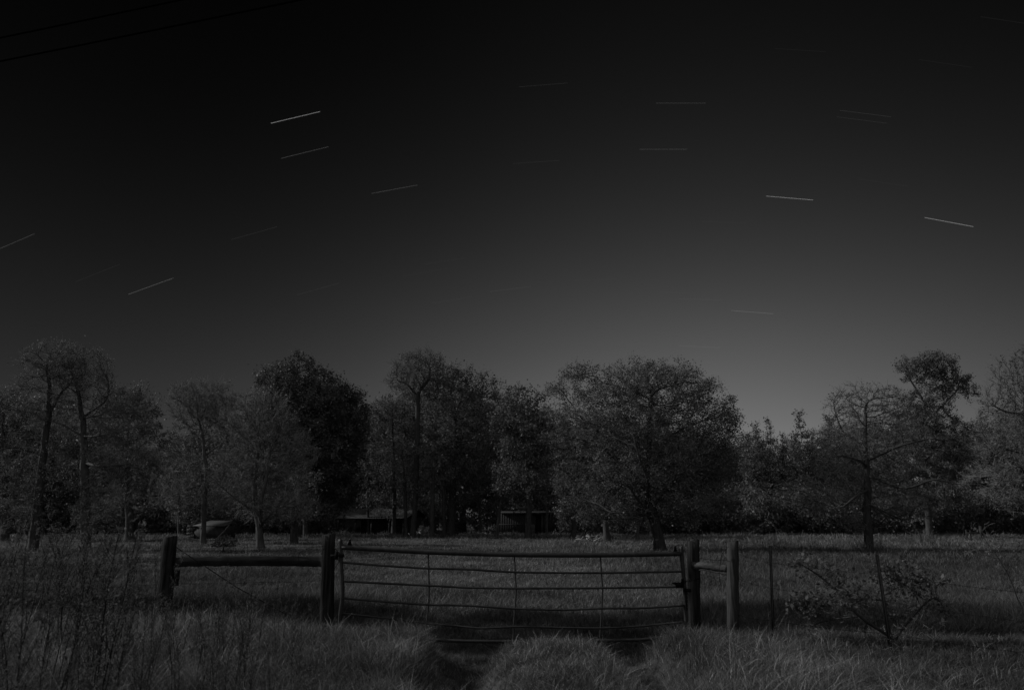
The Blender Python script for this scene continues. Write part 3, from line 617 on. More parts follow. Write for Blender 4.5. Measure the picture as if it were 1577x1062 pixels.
def barn():
    Y = 80.0; c = P(822, 814, Y); z0 = float(terr(c[0], Y)); o = thing('barn', 'plain board barn with a black doorway behind the middle wood', 'barn', (c[0], Y, z0), rz=math.radians(4))
    w, d, h = 7.0, 5, 2.35; m = MB()
    m.box((-2.1, 0, h / 2), (w / 2 - .1, d, h)); m.box((2.35, 0, h / 2), (3.5, d, h)); m.box((.28, .4, h / 2), (.66, d - .8, h))
    for i in range(16): m.box((-4.0 + i * .255, -d / 2 - .02, h / 2), (.238, .04, h - .01))
    for i in range(13): m.box((.72 + i * .265, -d / 2 - .02, h / 2), (.238, .04, h - .01))
    m.box((-2.1, -d / 2 - .06, 1.15), (4.0, .05, .12)); link('wall', m.mesh('wall', [M['boards']]), o)
    m = MB(); m.box((.28, -d / 2 + .3, (h - .2) / 2), (.6, .08, h - .2)); link('doorway', m.mesh('doorway', [M['dark']]), o)
    m = MB(); m.box((.28, -d / 2 - .05, h - .06), (.9, .1, .12)); m.box((.66, -d / 2 - .05, h / 2 - .06), (.1, .1, h - .12)); link('door_frame', m.mesh('door_frame', [M['paint']]), o)
    m = MB(); m.add([(-w / 2 - .3, -d / 2 - .4, h), (w / 2 + .3, -d / 2 - .4, h), (w / 2 + .3, d / 2 + .4, h + .2), (-w / 2 - .3, d / 2 + .4, h + .2), (-w / 2 - .3, -d / 2 - .4, h + .08), (w / 2 + .3, -d / 2 - .4, h + .08), (w / 2 + .3, d / 2 + .4, h + .28), (-w / 2 - .3, d / 2 + .4, h + .28)],
                    [[0, 3, 2, 1], [4, 5, 6, 7], [0, 1, 5, 4], [1, 2, 6, 5], [2, 3, 7, 6], [3, 0, 4, 7]]); link('roof', m.mesh('roof', [M['boards']]), o)
barn()
def low_shed():
    Y = 62.0; c = P(331, 822, Y); z0 = float(terr(c[0], Y)); o = thing('low_shed', 'low flat sided shed with a pale edged roof behind the slim bare tree', 'shed', (c[0], Y, z0), rz=math.radians(-6))
    w, d, h = 2.6, 2.2, 1.05; m = MB(); m.box((0, 0, h / 2), (w, d, h)); link('wall', m.mesh('wall', [M['palewood']]), o)
    m = MB()
    
    v = [(-w / 2 - .1, -d / 2 - .2, h), (w / 2 + .25, -d / 2 - .2, h), (w / 2 - .1, d / 2 + .1, h + .42), (-w / 2 + .05, d / 2 + .1, h + .42)]
    v = v + [(a_, b_, c_ + .05) for a_, b_, c_ in v]; m.add(v, [[0, 3, 2, 1], [4, 5, 6, 7], [0, 1, 5, 4], [1, 2, 6, 5], [2, 3, 7, 6], [3, 0, 4, 7]]); link('roof', m.mesh('roof', [M['tin']]), o)
    m = MB()
    for i in range(4): m.box((-w / 2 - .35, -d / 2 + .1, .15 + i * .3), (.5, .5, .12))
    link('stacked_slats', m.mesh('stacked_slats', [M['paint']]), o)
    m = MB(); m.tube([(w / 2 - .15, -d / 2 - .5, .05), (w / 2 + .65, -d / 2 - .2, h + .1)], .04, 6); link('leaning_pole', m.mesh('leaning_pole', [M['palewood']]), o)
low_shed()
def heap(name, seed, px, py, w, h, Y, n, label, cat, rad=.04, sheets=0):
    r = np.random.default_rng(seed); c = P(px, py, Y); z0 = float(terr(c[0], Y)); s = Y / F; m = MB()
    for i in range(n):
        a = r.uniform(0, 6.28); e = r.uniform(-.3, .7); L_ = r.uniform(.4, 1) * w * s * .5
        q = np.array([r.normal(0, w * s * .2), r.normal(0, .4), abs(r.normal(.3, .3)) * h * s])
        dd = np.array([math.cos(a) * math.cos(e), math.sin(a) * .5, math.sin(e)]) * L_ * .5
        m.tube([q - dd, q + r.normal(0, .08, 3), q + dd], [rad, rad * .9, rad * .4], 5, 0, r.uniform(.6, 1.4))
    if sheets: m.leaves(np.stack([r.normal(0, w * s * .2, sheets), r.normal(0, .4, sheets), np.abs(r.normal(.4, .3, sheets)) * h * s], 1), .3, r, 0)
    o = link(name, m.mesh(name, [M['debris']]), None, (c[0], Y, z0)); return tag(o, label, cat)
heap('brush_pile', 81, 652, 815, 26, 15, 70, 60, 'pale heap of bleached brushwood beside the tall bare tree', 'brush pile', .05, 160)
heap('fallen_branches', 82, 745, 816, 46, 9, 68, 40, 'scattered pale fallen branches at the foot of the leaning pale tree', 'branches', .04)
heap('fallen_branches', 83, 910, 824, 60, 10, 55, 26, 'dark fallen branches lying under the left side of the great oak', 'branches', .05)
def barrel():
    Y = 70; c = P(819, 812, Y); z0 = float(terr(c[0], Y)); m = MB()
    a = [(0, .26), (.04, .29), (.28, .30), (.31, .32), (.34, .30), (.58, .30), (.61, .32), (.64, .3), (.86, .29), (.9, .27)]
    m.tube([(0, 0, z) for z, _ in a], [r for _, r in a], 16); o = link('oil_drum', m.mesh('oil_drum', [M['paint']], True), None, (c[0], Y, z0 + .2)); tag(o, 'pale drum beside the dark trunk in front of the barn', 'drum')
barrel()
# old fence piece at the wood's edge on the right
def far_fence():
    Y = 58; a = P(1485, 828, Y); o = thing('old_fence', 'broken pale post and rail fence at the right edge of the wood', 'fence', (a[0], Y, float(terr(a[0], Y))))
    s = Y / F
    for dx, h, r in ((4, 16, .05), (10, 15, .04), (26, 21, .11)):
        m = MB(); m.tube([(dx * s, 0, -.1), (dx * s + .02, 0, h * s)], r, 8); link('fence_post', m.mesh('fence_post', [M['palewood']]), o)
    m = MB(); m.tube([(2 * s, -.08, 11 * s), (26 * s, -.12, 11.5 * s)], .05, 6); link('rail', m.mesh('rail', [M['palewood']]), o)
far_fence()

# ------------------------------------------------------------------ posts
def post(name, pxt, pyt, pxb, pyb, Y, r, label, mat, seed, square=False):
    t_ = P(pxt, pyt, Y); bx = P(pxb, pyb, Y); k = (t_[2] - 0) / max(.1, t_[2] - bx[2]); foot = t_ + (bx - t_) * k; zf = float(terr(foot[0], Y)) - .15
    rg = np.random.default_rng(seed); o = thing(name, label, 'fence post', (foot[0], Y, zf)); hgt = t_[2] - zf; lean = t_[0] - foot[0]
    K = 14; zs = np.linspace(0, 1, K); m = MB()
    pts = np.stack([lean * zs + rg.normal(0, .0025, K), rg.normal(0, .0025, K), hgt * zs], 1)
    sides = 20; rad = r * (1.06 - .1 * zs)
    # a post with drying cracks: radius varies round the post, same cracks along its height
    crack = 1 + .025 * np.sin(np.arange(sides) * 2.2 + seed) - .07 * (rg.uniform(0, 1, sides) < .2)
    an = np.linspace(0, 2 * math.pi, sides, endpoint=False)
    prof = np.ones(sides) if not square else 1 / np.maximum(np.abs(np.cos(an)), np.abs(np.sin(an))) ** .55
    V = pts[:, None] + (rad[:, None] * crack[None] * prof[None] * (1 + rg.normal(0, .008, (K, sides))))[..., None] * np.stack([np.cos(an), np.sin(an), an * 0], 1)[None]
    V[-1, :, 2] += rg.normal(0, .006, sides) + .012 * np.cos(an)
    i = np.arange(sides); j = (i + 1) % sides
    qq = np.concatenate([np.stack([k * sides + i, k * sides + j, (k + 1) * sides + j, (k + 1) * sides + i], 1) for k in range(K - 1)])
    V = V.reshape(-1, 3); tp = pts[-1] + np.array([0, 0, .004]); V = np.concatenate([V, [tp]])
    m.add(V, qq, np.stack([(K - 1) * sides + i, (K - 1) * sides + j, np.full(sides, K * sides)], 1))
    link('post_body', m.mesh('post_body', [M[mat]]), o)
    return o, t_
YG = 9.25
p1, t1 = post('wooden_post', 262.5, 826, 254, 925, 9.8, .095, 'leftmost wooden post, leaning slightly, at the left end of the long brace rail', 'wood', 1)
p2, t2 = post('wooden_post', 506.5, 823, 504, 935, 9.35, .082, 'square topped dark wooden post the gate hangs from on the left', 'wood', 2, True)
p3, t3 = post('wooden_post', 1068, 832.5, 1068, 945, 9.35, .078, 'dark wooden post right beside the gate latch', 'wood', 3, True)
p4, t4 = post('wooden_post', 1128, 834, 1129, 950, 8.9, .072, 'round wooden post with a pale moonlit side, right of the latch post', 'palewood', 4)
# block nailed to post 1 under the rail
m = MB(); c = P(271.5, 886, 9.74); m.box((c[0] - p1.location[0], -.03, c[2] - p1.location[2] - .02), (.03, .08, .22)); link('nailed_block', m.mesh('nailed_block', [M['wood']]), p1)
# brace rails
def rail(name, a, b, r, label, mat, seed, flat=1.0, split=0):
    rg = np.random.default_rng(seed); a, b = np.array(a), np.array(b); K = 18 if split else 40; ts = np.linspace(0, 1, K)
    pts = (b - a)[None] * ts[:, None]; pts[:, 2] += rg.normal(0, .004, K) + .012 * np.sin(ts * 3.1); m = MB()
    if split: m.tube(pts, r * (1 + rg.normal(0, .02, K)), 14, jit=.03, rng=rg)
    else:      # a sawn timber, slightly bowed, with worn arrises
        hw, hh = .036, r * 1.02; prof = np.array([(-1, -.86), (-.8, -1), (.8, -1), (1, -.86), (1, .86), (.8, 1), (-.8, 1), (-1, .86)])
        jt = 1 + rg.normal(0, .025, (K, 8, 2)); V = pts[:, None] + np.stack([np.zeros((K, 8)), prof[None, :, 0] * hw * jt[..., 0], prof[None, :, 1] * hh * jt[..., 1]], 2)
        i_ = np.arange(8); j_ = (i_ + 1) % 8; qd = np.concatenate([np.stack([k * 8 + i_, k * 8 + j_, (k + 1) * 8 + j_, (k + 1) * 8 + i_], 1) for k in range(K - 1)])
        m.add(V.reshape(-1, 3), np.concatenate([qd, [[0, 3, 4, 7], [(K - 1) * 8 + 7, (K - 1) * 8 + 4, (K - 1) * 8 + 3, (K - 1) * 8]]]), np.array([[0, 1, 2], [0, 2, 3], [4, 5, 6], [4, 6, 7]]))
    if split: m.tube(pts[3:] + np.array([0, -.02, -r * 1.05])[None] - np.array([0, 0, .02])[None] * ts[3:, None], np.linspace(.006, .012, K - 3), 6)
    o = link(name, m.mesh(name, [M[mat]], False), None, a); return tag(o, label, 'fence rail')
rail('brace_rail', P(272, 865, 9.72), P(497, 864, 9.36), .062, 'long dark brace rail between the two left posts', 'railwood', 5)
rail('brace_rail', P(1066, 870.5, 9.25), P(1121, 876.5, 8.93), .043, 'short pale log rail between the two right posts', 'palerail', 6, split=1)

# ------------------------------------------------------------------ steel T-posts
def tpost(pxt, pyt, pxb, pyb, Y, label):
    t_ = P(pxt, pyt, Y); b_ = P(pxb, pyb, Y); zg = float(terr(b_[0], Y)) - .1; k = (t_[2] - zg) / (t_[2] - b_[2]); f = t_ + (b_ - t_) * k
    o = thing('steel_fence_post', label, 'fence post', f); d = t_ - f; Ln = np.linalg.norm(d); d /= Ln; sx_ = np.cross(d, [0, 1, 0]); sx_ /= np.linalg.norm(sx_); sy = np.cross(d, sx_)
    ax = [sx_, sy, d]; m = MB(); m.box(d * Ln / 2, (.034, .005, Ln), ax=ax); m.box(d * Ln / 2 + sy * .0175, (.006, .03, Ln - .002), ax=ax)
    link('post_body', m.mesh('post_body', [M['rust']]), o); m = MB()
    for i in range(int(Ln / .055)): m.box(d * (i * .055 + .03) - sy * .006, (.012, .007, .014), ax=ax)
    link('studs', m.mesh('studs', [M['rust']]), o); return f, t_
f5, t5 = tpost(1186, 840, 1191, 975, 8.7, 'thin upright steel fence post between the round post and the leafy sapling')
f6, t6 = tpost(1350, 853, 1376, 1030, 7.6, 'leaning steel fence post standing in the leafy sapling')

# ------------------------------------------------------------------ gate
def gate():
    o = thing('farm_gate', 'wide sagging tubular steel field gate with five thin rails and one thick top rail', 'gate', P(525, 940, YG) * [1, 1, 0])
    off = np.array(o.location)
    def line(pts, r, name, sides=10, dy=0.0):
        pts = np.array(pts, float); K = len(pts); tt = np.linspace(0, 1, K); t2_ = np.linspace(0, 1, (K - 1) * 8 + 1)
        # smooth the sagging tube through the read-off points
        xs = np.interp(t2_, tt, pts[:, 0]); ys = np.interp(t2_, tt, pts[:, 1])
        for _ in range(6): xs[1:-1] = (xs[:-2] + xs[2:] + 2 * xs[1:-1]) / 4; ys[1:-1] = (ys[:-2] + ys[2:] + 2 * ys[1:-1]) / 4
        w = np.array([P(a, b, YG + dy) for a, b in zip(xs, ys)]) - off
        m = MB(); m.tube(w, r, sides); return link(name, m.mesh(name, [M['steel']], True), o)
    line([(527, 842), (595, 846), (660, 850), (795, 854), (925, 854.5), (1050, 852)], .031, 'top_rail', 14)
    line([(527, 865.5), (595, 871), (660, 875), (720, 876), (795, 881), (925, 882), (1052, 879.5)], .0135, 'rail', dy=-.01)
    line([(527, 894.5), (595, 898), (660, 901), (720, 904.5), (795, 905.5), (925, 905), (1052, 903)], .0135, 'rail', dy=-.01)
    line([(527, 920.5), (595, 926), (660, 931), (720, 931.5), (795, 937), (870, 939), (925, 936), (990, 936), (1054, 931.5)], .0135, 'rail', dy=-.01)
    line([(527, 944), (595, 951), (665, 960), (700, 963), (740, 967.5), (800, 964), (860, 966), (925, 967), (985, 964), (1054, 957)], .0125, 'rail', dy=-.01)
    line([(560, 976), (685, 986), (760, 987.5), (850, 986.5), (925, 985.5), (990, 985), (1056, 975)], .020, 'rail', 12)
    line([(524.5, 830), (525, 860), (526, 880), (528, 905), (527, 925), (524, 944), (523, 972)], .026, 'end_tube', 12)
    line([(1049, 841), (1051, 870), (1054, 903), (1056, 935), (1057, 974)], .026, 'end_tube', 12)
    line([(659.5, 849), (660, 880), (661, 901), (660, 931), (657, 960), (656, 985)], .011, 'upright', dy=.018)
    line([(792.5, 853), (793, 880), (795, 905), (793, 937), (791, 964), (791, 987)], .011, 'upright', dy=.018)
    line([(924.5, 854), (926, 882), (928, 905), (927, 936), (925, 967), (924, 986)], .011, 'upright', dy=.018)
    # bracket ears on the top rail
    def ear(px, py, w, h, name):
        c = P(px, py, YG); s = 8.9 / F; m = MB(); a, b = w * s / 2, h * s
        v = [(-a, -.004, 0), (a, -.004, 0), (a * .25, -.004, b), (-a * .35, -.004, b * .9), (-a, .004, 0), (a, .004, 0), (a * .25, .004, b), (-a * .35, .004, b * .9)]
        m.add(np.array(v) + c - off, [[0, 1, 2, 3], [4, 7, 6, 5], [0, 4, 5, 1], [1, 5, 6, 2], [2, 6, 7, 3], [3, 7, 4, 0]]); link(name, m.mesh(name, [M['rust']]), o)
    ear(538.5, 839, 7, 9, 'bracket'); ear(1040, 849, 6, 9, 'bracket')
    line([(1038, 841), (1044, 838.5), (1050, 838.5), (1051, 842)], .005, 'wire_loop', 6)
    # latch plate and clamp on the right
    c = P(1047, 900, YG - .03) - off; m = MB(); m.box(c, (.10, .035, .055)); m.box(c + [.035, -.01, .05], (.03, .03, .05)); m.tube([c + [-.05, 0, .015], c + [-.10, 0, .02]], [.02, .006], 8)
    link('latch', m.mesh('latch', [M['rust']]), o)
    c = P(523, 855, YG - .02) - off; m = MB(); m.tube([c + [-.12, .02, .0], c + [.05, 0, 0]], .014, 8); m.tube([c + [-.04, 0, -.05], c + [-.04, 0, .05]], .022, 10); m.tube([c + [.03, 0, -.02], c + [.03, 0, .02]], .03, 8)
    link('hinge', m.mesh('hinge', [M['rust']]), o)
gate()
def chain():
    pts = [P(1056, 893, YG - .04), P(1068, 892, YG - .03), P(1077, 890, YG - .05), P(1068, 889.5, YG + .15), P(1058, 892, YG + .1)]
    c0 = pts[0]; m = MB()
    def link_(c, d, k):
        d = d / np.linalg.norm(d); u = np.cross(d, [0, 1, 0]) if k % 2 else np.cross(np.cross(d, [0, 1, 0]), d); u /= np.linalg.norm(u) + 1e-9
        an = np.linspace(0, 2 * math.pi, 10); m.tube([c - c0 + d * math.cos(a) * .019 + u * math.sin(a) * .010 for a in an], .004, 5, cap=False)
    k = 0
    path = [P(1050, 899, YG - .06), P(1058, 894, YG - .1), P(1068, 892, YG - .09 - .02), P(1079, 890, YG - .04)]
    for a, b in zip(path[:-1], path[1:]):
        n_ = max(2, int(np.linalg.norm(b - a) / .028))
        for i in range(n_): link_(a + (b - a) * i / n_, b - a, k); k += 1
    a, b = P(1057, 905, YG - .06), P(1058, 940, YG - .05)
    for i in range(12): link_(a + (b - a) * i / 12, b - a, k); k += 1
    m.tube([P(1054, 908, YG - .07) - c0, P(1064, 909, YG - .07) - c0], .022, 8)
    o = link('chain', m.mesh('chain', [M['rust']]), None, c0); tag(o, 'rusty chain tying the gate to the latch post, its loose end hanging', 'chain')
chain()

# ------------------------------------------------------------------ wires
def wire(name, pts, r, label, mat='rust', cat='wire', sag=0.0, barbs=0, group=None):
    pts = np.array(pts); out = []
    for a, b in zip(pts[:-1], pts[1:]):
        t = np.linspace(0, 1, 12)[:-1] if len(out) < 12 * len(pts) else 0
        out += [a + (b - a) * k - np.array([0, 0, sag * 4 * k * (1 - k)]) for k in t]
    out.append(pts[-1]); out = np.array(out); m = MB(); m.tube(out - out[0], r, 5)
    if barbs:
        L_ = np.concatenate([[0], np.cumsum(np.linalg.norm(np.diff(out, axis=0), axis=1))])
        for q in np.arange(.1, L_[-1], barbs):
            c = np.array([np.interp(q, L_, out[:, k]) for k in range(3)]) - out[0]
            for e in ((.0, .01, .016), (.006, -.01, .014)): m.tube([c - np.array(e), c + np.array(e)], .0013, 3)
    o = link(name, m.mesh(name, [M[mat]]), None, out[0]); return tag(o, label, cat, group)
# strands left of the first post
wire('barbed_wire', [P(-160, 872, 10.4), P(110, 868, 10.1), P(256, 862, 9.85)], .0022, 'upper barbed strand running left from the leaning post', barbs=.13, sag=.01)
wire('barbed_wire', [P(-160, 912, 10.4), P(110, 906, 10.1), P(256, 898, 9.85)], .0022, 'lower barbed strand running left from the leaning post', barbs=.13, sag=.01)
wire('barbed_wire', [P(270, 898, 9.72), P(400, 896, 9.5), P(500, 893, 9.27)], .0022, 'barbed strand between the two left posts below the rail', barbs=.13, sag=.01)
wire('barbed_wire', [P(270, 842, 9.72), P(400, 842, 9.5), P(500, 840.5, 9.27)], .0016, 'thin strand above the brace rail between the two left posts', sag=.01)
wire('brace_wire', [P(271, 842, 9.7), P(365, 904, 9.5), P(440, 945, 9.35)], .006, 'twisted diagonal brace wire sloping down from the leaning post')
wire('loose_wire', [P(515, 843, 9.2), P(522, 850, 9.15), P(521, 866, 9.15), P(515, 876, 9.2)], .004, 'wire loop round the left gate post and the gate tube')
wire('loose_wire', [P(498, 841, 9.25), P(478, 842, 9.2), P(462, 850, 9.2), P(459, 858, 9.2), P(466, 876, 9.22)], .003, 'loose curled wire left of the left gate post')
for k, (ya, yb, yc, yd, w_) in enumerate(((852, 866, 874, 892, 'top'), (890, 905, 915, 938, 'middle'), (946, 955, 965, 985, 'bottom'))):
    wire('barbed_wire', [P(1136, ya, 8.85), P(1188, yb, 8.66), P(1188 + 168 + 6 * k, yc + 10, 7.77), P(1640, yd + 26, 7.0)], .0022, w_ + ' barbed strand through the right hand steel posts', barbs=.13, sag=.015)
wire('loose_wire', [P(1076, 859, 9.25), P(1100, 862, 9.1), P(1121, 862, 8.85)], .0028, 'slack wire above the short log rail')
wire('loose_wire', [P(1122, 841, 8.82), P(1112, 852, 8.85), P(1108, 875, 8.85), P(1108, 896, 8.85)], .003, 'thin wire curling off the top of the round post')

# power cables passing overhead
def cable(a, b, z, label, r=.013):
    pa, pb = [ray(*p_) for p_ in (a, b)]; A = pa * ((z - H) / pa[2]) + [0, 0, H]; B = pb * ((z - H) / pb[2]) + [0, 0, H]
    d = B - A; d /= np.linalg.norm(d); pts = np.array([A - d * 26, A, A + (B - A) * .5, B, B + d * 26]); ts = np.linspace(-26, np.linalg.norm(B - A) + 26, 40)
    q = A[None] + d[None] * ts[:, None]; q[:, 2] += .0009 * (ts - 6) ** 2 - .04; m = MB(); m.tube(q - q[0], r, 6)
    tag(link('power_cable', m.mesh('power_cable', [M['cable']]), None, q[0]), label, 'cable')
cable((0, 58), (265, 0), 8.4, 'upper of the two black cables crossing the top left corner')
cable((0, 94), (445, 0), 8.0, 'lower, longer of the two black cables crossing the top left corner')

# ------------------------------------------------------------------ sapling on the right and its suckers
def sapling():
    Y = 8.0; base = P(1385, 1020, Y); z = float(terr(base[0], Y)) - .03; b = np.array([base[0], Y, z]); rg = np.random.default_rng(91)
    pp = lambda a, c, dy=0: P(a, c, Y) + [0, dy, 0]
    E = []
    for (a, c, rx, ry, w) in ((1235, 862, 26, 14, 1), (1265, 880, 36, 24, 2), (1295, 910, 45, 32, 3), (1255, 935, 40, 26, 2.2), (1320, 935, 42, 26, 2), (1380, 900, 44, 32, 2), (1430, 905, 38, 28, 2), (1410, 930, 42, 28, 2), (1452, 950, 12, 34, .8), (1245, 970, 26, 16, 1), (1350, 960, 30, 20, .8)):
        s = Y / F; E.append((pp(a, c), (rx * s, .45 * max(rx, 25) * s * 1.6, ry * s), w))
    lines = [[b, pp(1381, 1000), pp(1378, 985), pp(1370, 970, .03)], [pp(1378, 985), pp(1395, 955, -.05), pp(1412, 932, -.08), pp(1440, 915)], [pp(1379, 990), pp(1350, 968, -.05), pp(1316, 946, -.1), pp(1280, 920)], [pp(1316, 946, -.1), pp(1270, 892), pp(1222, 862)],
             [pp(1370, 970, .03), pp(1362, 935), pp(1356, 900)], [pp(1440, 915), pp(1456, 935), pp(1456, 965)], [pp(1316, 946, -.1), pp(1270, 955), pp(1240, 968)]]
    o = grow('leafy_sapling', 92, b, .022, lines, E, 2200, .055, clump=.45, leaf=(4.8, .042, .035), twig=(2, .09, .0020, .1), leafmat='darkleaf', label='low leafy sapling forking beside the leaning steel post', cat='sapling', rtip=.0032, flare=1.1, jit=.3)
    return o
sapling()
wpos = P(1405, 1010, 7.4); bz = float(terr(wpos[0], 7.4)); b = np.array([wpos[0], 7.4, bz])
grow('small_sapling', 93, b, .008, [[b, P(1403, 980, 7.4), P(1409, 945, 7.4)]], [(P(1400, 960, 7.4), (.25, .15, .14), 1), (P(1380, 985, 7.4), (.2, .15, .08), .6)], 120, .06, leaf=(1.0, .035, .03), twig=(1, .07, .002, .1),
     label='thin small sapling right of the leaning steel post', cat='sapling', rtip=.0025, flare=1.1)
wpos = P(1570, 900, 11.5); b = np.array([wpos[0], 11.5, float(terr(wpos[0], 11.5))])
grow('small_sapling', 94, b, .012, [[b, b + np.array([-.1, 0, .6]), b + np.array([-.3, 0, 1.1])]], [(b + np.array([-.3, 0, 1.2]), (.55, .4, .5), 2), (b + np.array([.2, 0, .8]), (.5, .4, .4), 1)], 260, .09, leaf=(.9, .04, .04), twig=(1, .1, .003, .1),
     label='sparse leafy sapling at the right edge of the field', cat='sapling', rtip=.003, flare=1.1)

# ------------------------------------------------------------------ tall dead weeds in the near left corner
def weed(seed, h):
    r = np.random.default_rng(seed); o = thing('tall_weed_stalk', 'tall thin dead weed stalk close to the camera in the left foreground', 'weed', (0, 0, 0), 'tall dead weed stalks in the left foreground')
    K = 12; ts = np.linspace(0, 1, K); bend = r.normal(0, .09, 2); pts = np.stack([bend[0] * ts ** 2 * h + .01 * np.sin(ts * 9), bend[1] * ts ** 2 * h, ts * h], 1)
    m = MB(); m.tube(pts, (.0046 * (1.1 - .8 * ts)), 5, 0, .8); n_ = int(26 * h)
    t0 = r.uniform(.30, 1, n_); p0 = np.stack([np.interp(t0, ts, pts[:, k]) for k in range(3)], 1); a = r.uniform(0, 6.28, n_); L_ = (.20 * (1.15 - t0) + .03) * r.uniform(.5, 1.3, n_)
    d = np.stack([np.cos(a) * .5, np.sin(a) * .5, np.full(n_, .85)], 1) * L_[:, None]
    link('stem', m.mesh('stem', [M['weedstem']], True), o)
    c = MB(); c.twigs(np.stack([p0, p0 + d * .5 + np.array([0, 0, -.01]), p0 + d], 1), np.full((n_, 3), .0014), 3, 1, r.uniform(.5, 1.1, n_))
    k = int(n_ * 8); j = r.integers(0, n_, k); u = r.uniform(.25, 1.05, k)[:, None]; c.leaves(p0[j] + d[j] * u + r.normal(0, .008, (k, 3)), .024, r, 0, aspect=.3)
    link('seed_head', c.mesh('seed_head', [M['weedfluff'], M['weedstem']]), o); return o
WP = [weed(100 + k, h) for k, h in enumerate((1.05, 1.2, 1.35, .95, 1.5))]; wu = [False] * 5
r = np.random.default_rng(8)
def put_weed(k, px_, Y, sc=1.0):
    x = (px_ - CX) / F * Y / 1.06; z = float(terr(x, Y)) - .02
    if not wu[k]: wu[k] = True; o = WP[k]; o.location = (x, Y, z); o.rotation_euler = (0, 0, r.uniform(0, 6.28)); o.scale = (sc,) * 3
    else: copy_tree(WP[k], (x, Y, z), r.uniform(0, 6.28), (sc,) * 3)
for i in range(180):
    px_ = 520 * r.uniform(0, 1) ** 1.1 - 30; Y = r.uniform(3.0, 7.8); put_weed(int(r.integers(0, 5)), px_, Y, r.uniform(.6, 1.0) * float(np.interp(px_, [0, 170, 240, 500], [1, .92, .66, .55])) * (.8 + .05 * min(Y, 6)))
put_weed(4, 165, 4.3, 1.12); put_weed(2, 175, 4.1, 1.15); put_weed(4, 20, 3.6, .95)
for i in range(7):
    q = copy_tree(WP[int(r.integers(0, 5))], (0, 0, 0), r.uniform(0, 6.28), (r.uniform(.25, .4),) * 3, 'short dark weed stalk in the grass between the two right hand posts')
    Yq = r.uniform(9.1, 9.8); xq = (r.uniform(1080, 1122) - CX) / F * Yq / 1.06; q.location = (xq, Yq, float(terr(xq, Yq))); q['group'] = 'short weed stalks between the right posts'

# ------------------------------------------------------------------ stars, drawn into short arcs across the sky
def star(a, b, br, label, wpx=1.0):
    D_ = 1500.0; da, db = ray(*a), ray(*b); pts = []
    for t in np.linspace(0, 1, 5):
        d = da * (1 - t) + db * t; pts.append(d / np.linalg.norm(d) * D_ + [0, 0, H])
    pts = np.array(pts); m = MB(); r_ = D_ * wpx * .19 / 683.0; m.tube(pts - pts[0], r_, 4)
    key = 'starlight_%d' % int(br * 1000); mt = bpy.data.materials.get(key)
    if not mt:
        mt = bpy.data.materials.new(key); mt.use_nodes = True; n = mt.node_tree.nodes; l = mt.node_tree.links; n.remove(n['Principled BSDF'])
        e = n.new('ShaderNodeEmission'); e.inputs[0].default_value = (1, 1, 1, 1); e.inputs[1].default_value = br * .5 * (.58 if br > .3 else .5 if br > .1 else .75); t = n.new('ShaderNodeBsdfTransparent'); ad = n.new('ShaderNodeAddShader')
        l.new(e.outputs[0], ad.inputs[0]); l.new(t.outputs[0], ad.inputs[1]); l.new(ad.outputs[0], n['Material Output'].inputs[0])
    tag(link('star_trail', m.mesh('star_trail', [mt]), None, pts[0]), label, 'star trail')
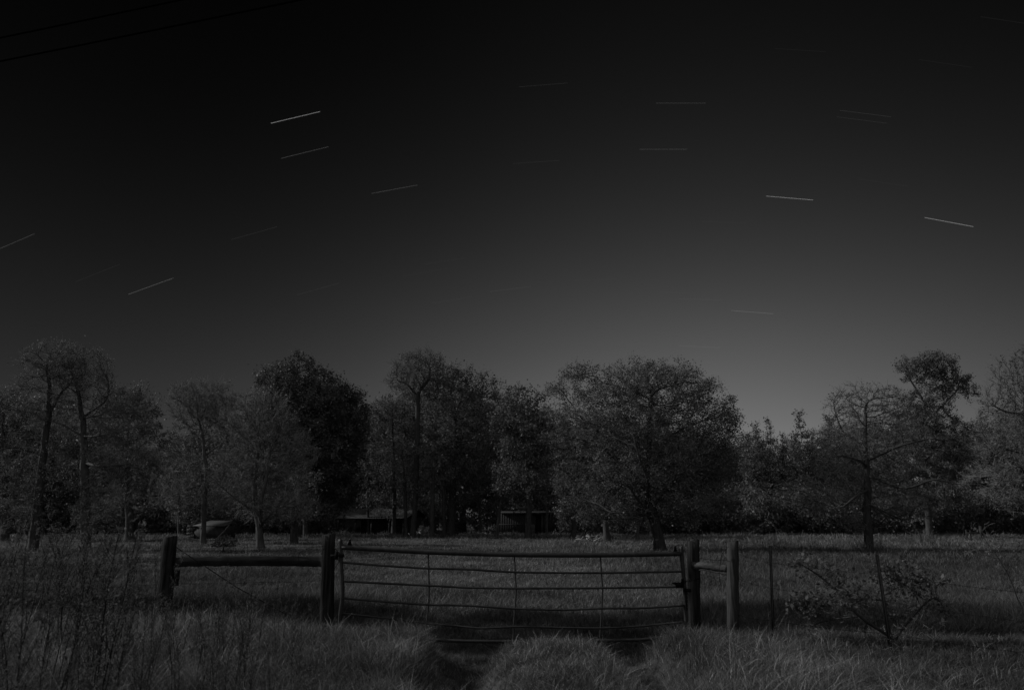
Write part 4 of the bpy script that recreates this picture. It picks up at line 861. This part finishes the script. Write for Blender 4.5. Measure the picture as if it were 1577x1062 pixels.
STARS = [
 ((417, 190), (493, 172), .42, 'brightest star trail of the upper left, rising to the right'), ((1180, 302), (1252, 308), .42, 'bright star trail high over the bare field tree, nearly level'),
 ((1424, 335), (1499, 349), .42, 'bright star trail over the right hand tall tree, falling to the right'), ((198, 453), (267, 428), .16, 'clear star trail low in the left sky above the slim bare tree'),
 ((433, 244), (506, 226), .085, 'dim star trail just under the brightest upper left one'), ((572, 298), (643, 285), .09, 'dim star trail left of centre sky, lone and rising'),
 ((-10, 387), (53, 360), .075, 'dim star trail cut by the left edge'), ((1010, 159), (1087, 159), .05, 'upper of two level star trails right of centre'),
 ((985, 230), (1058, 230), .065, 'lower of two level star trails right of centre'), ((1293, 170), (1372, 180), .03, 'upper one of the close parallel pair of star trails'),
 ((1288, 180), (1366, 190), .022, 'lower one of the close parallel pair of star trails'), ((1126, 478), (1191, 483), .13, 'clear star trail in the glow above the pines'),
 ((1046, 532), (1110, 535), .035, 'faint star trail in the glow just above the great oak crown'), ((356, 369), (427, 349), .024, 'faint star trail above the round evergreen'),
 ((457, 454), (522, 436), .02, 'very faint star trail close above the round evergreen'), ((790, 252), (862, 247), .02, 'very faint star trail in mid sky, above the gate middle'),
 ((800, 134), (874, 128), .02, 'very faint star trail near the top centre'), ((1193, 75), (1272, 80), .008, 'hardly visible star trail near the top, right of centre'),
 ((116, 434), (184, 407), .014, 'very faint star trail left of the clear low left one'), ((754, 449), (817, 441), .026, 'faint star trail low in the middle, above the leafy tree'),
 ((1046, 460), (1111, 462), .022, 'faint level star trail left of the clear one in the glow'), ((665, 467), (727, 457), .014, 'very faint star trail above the tall bare tree'),
 ((1080, 341), (1148, 344), .010, 'very faint level star trail below left of the bright one over the field tree'), ((1323, 276), (1398, 287), .009, 'very faint star trail above left of the bright right hand one'),
 ((1415, 92), (1497, 104), .007, 'hardly visible star trail in the top right, below the corner one'), ((1510, 26), (1590, 38), .009, 'faint star trail running out of the top right corner'),
 ((104, 256), (172, 229), .005, 'hardly visible star trail high in the left sky'), ((620, 425), (690, 413), .010, 'very faint star trail over the tall bare tree, lower of two'),
 ((650, 407), (718, 397), .012, 'very faint star trail over the tall bare tree, upper of two'), ((883, 432), (950, 430), .010, 'very faint level star trail in the middle above the great oak'),
 ((1162, 286), (1232, 292), .006, 'hardly visible star trail just above the bright one over the field tree'), ((1015, 450), (1060, 451), .012, 'short faint star trail above the great oak right side')]
for a, b_, br, lab in [q for q in STARS if q[2] > .0065]: star(a, b_, br, lab, 1.05 if br > .1 else .9)
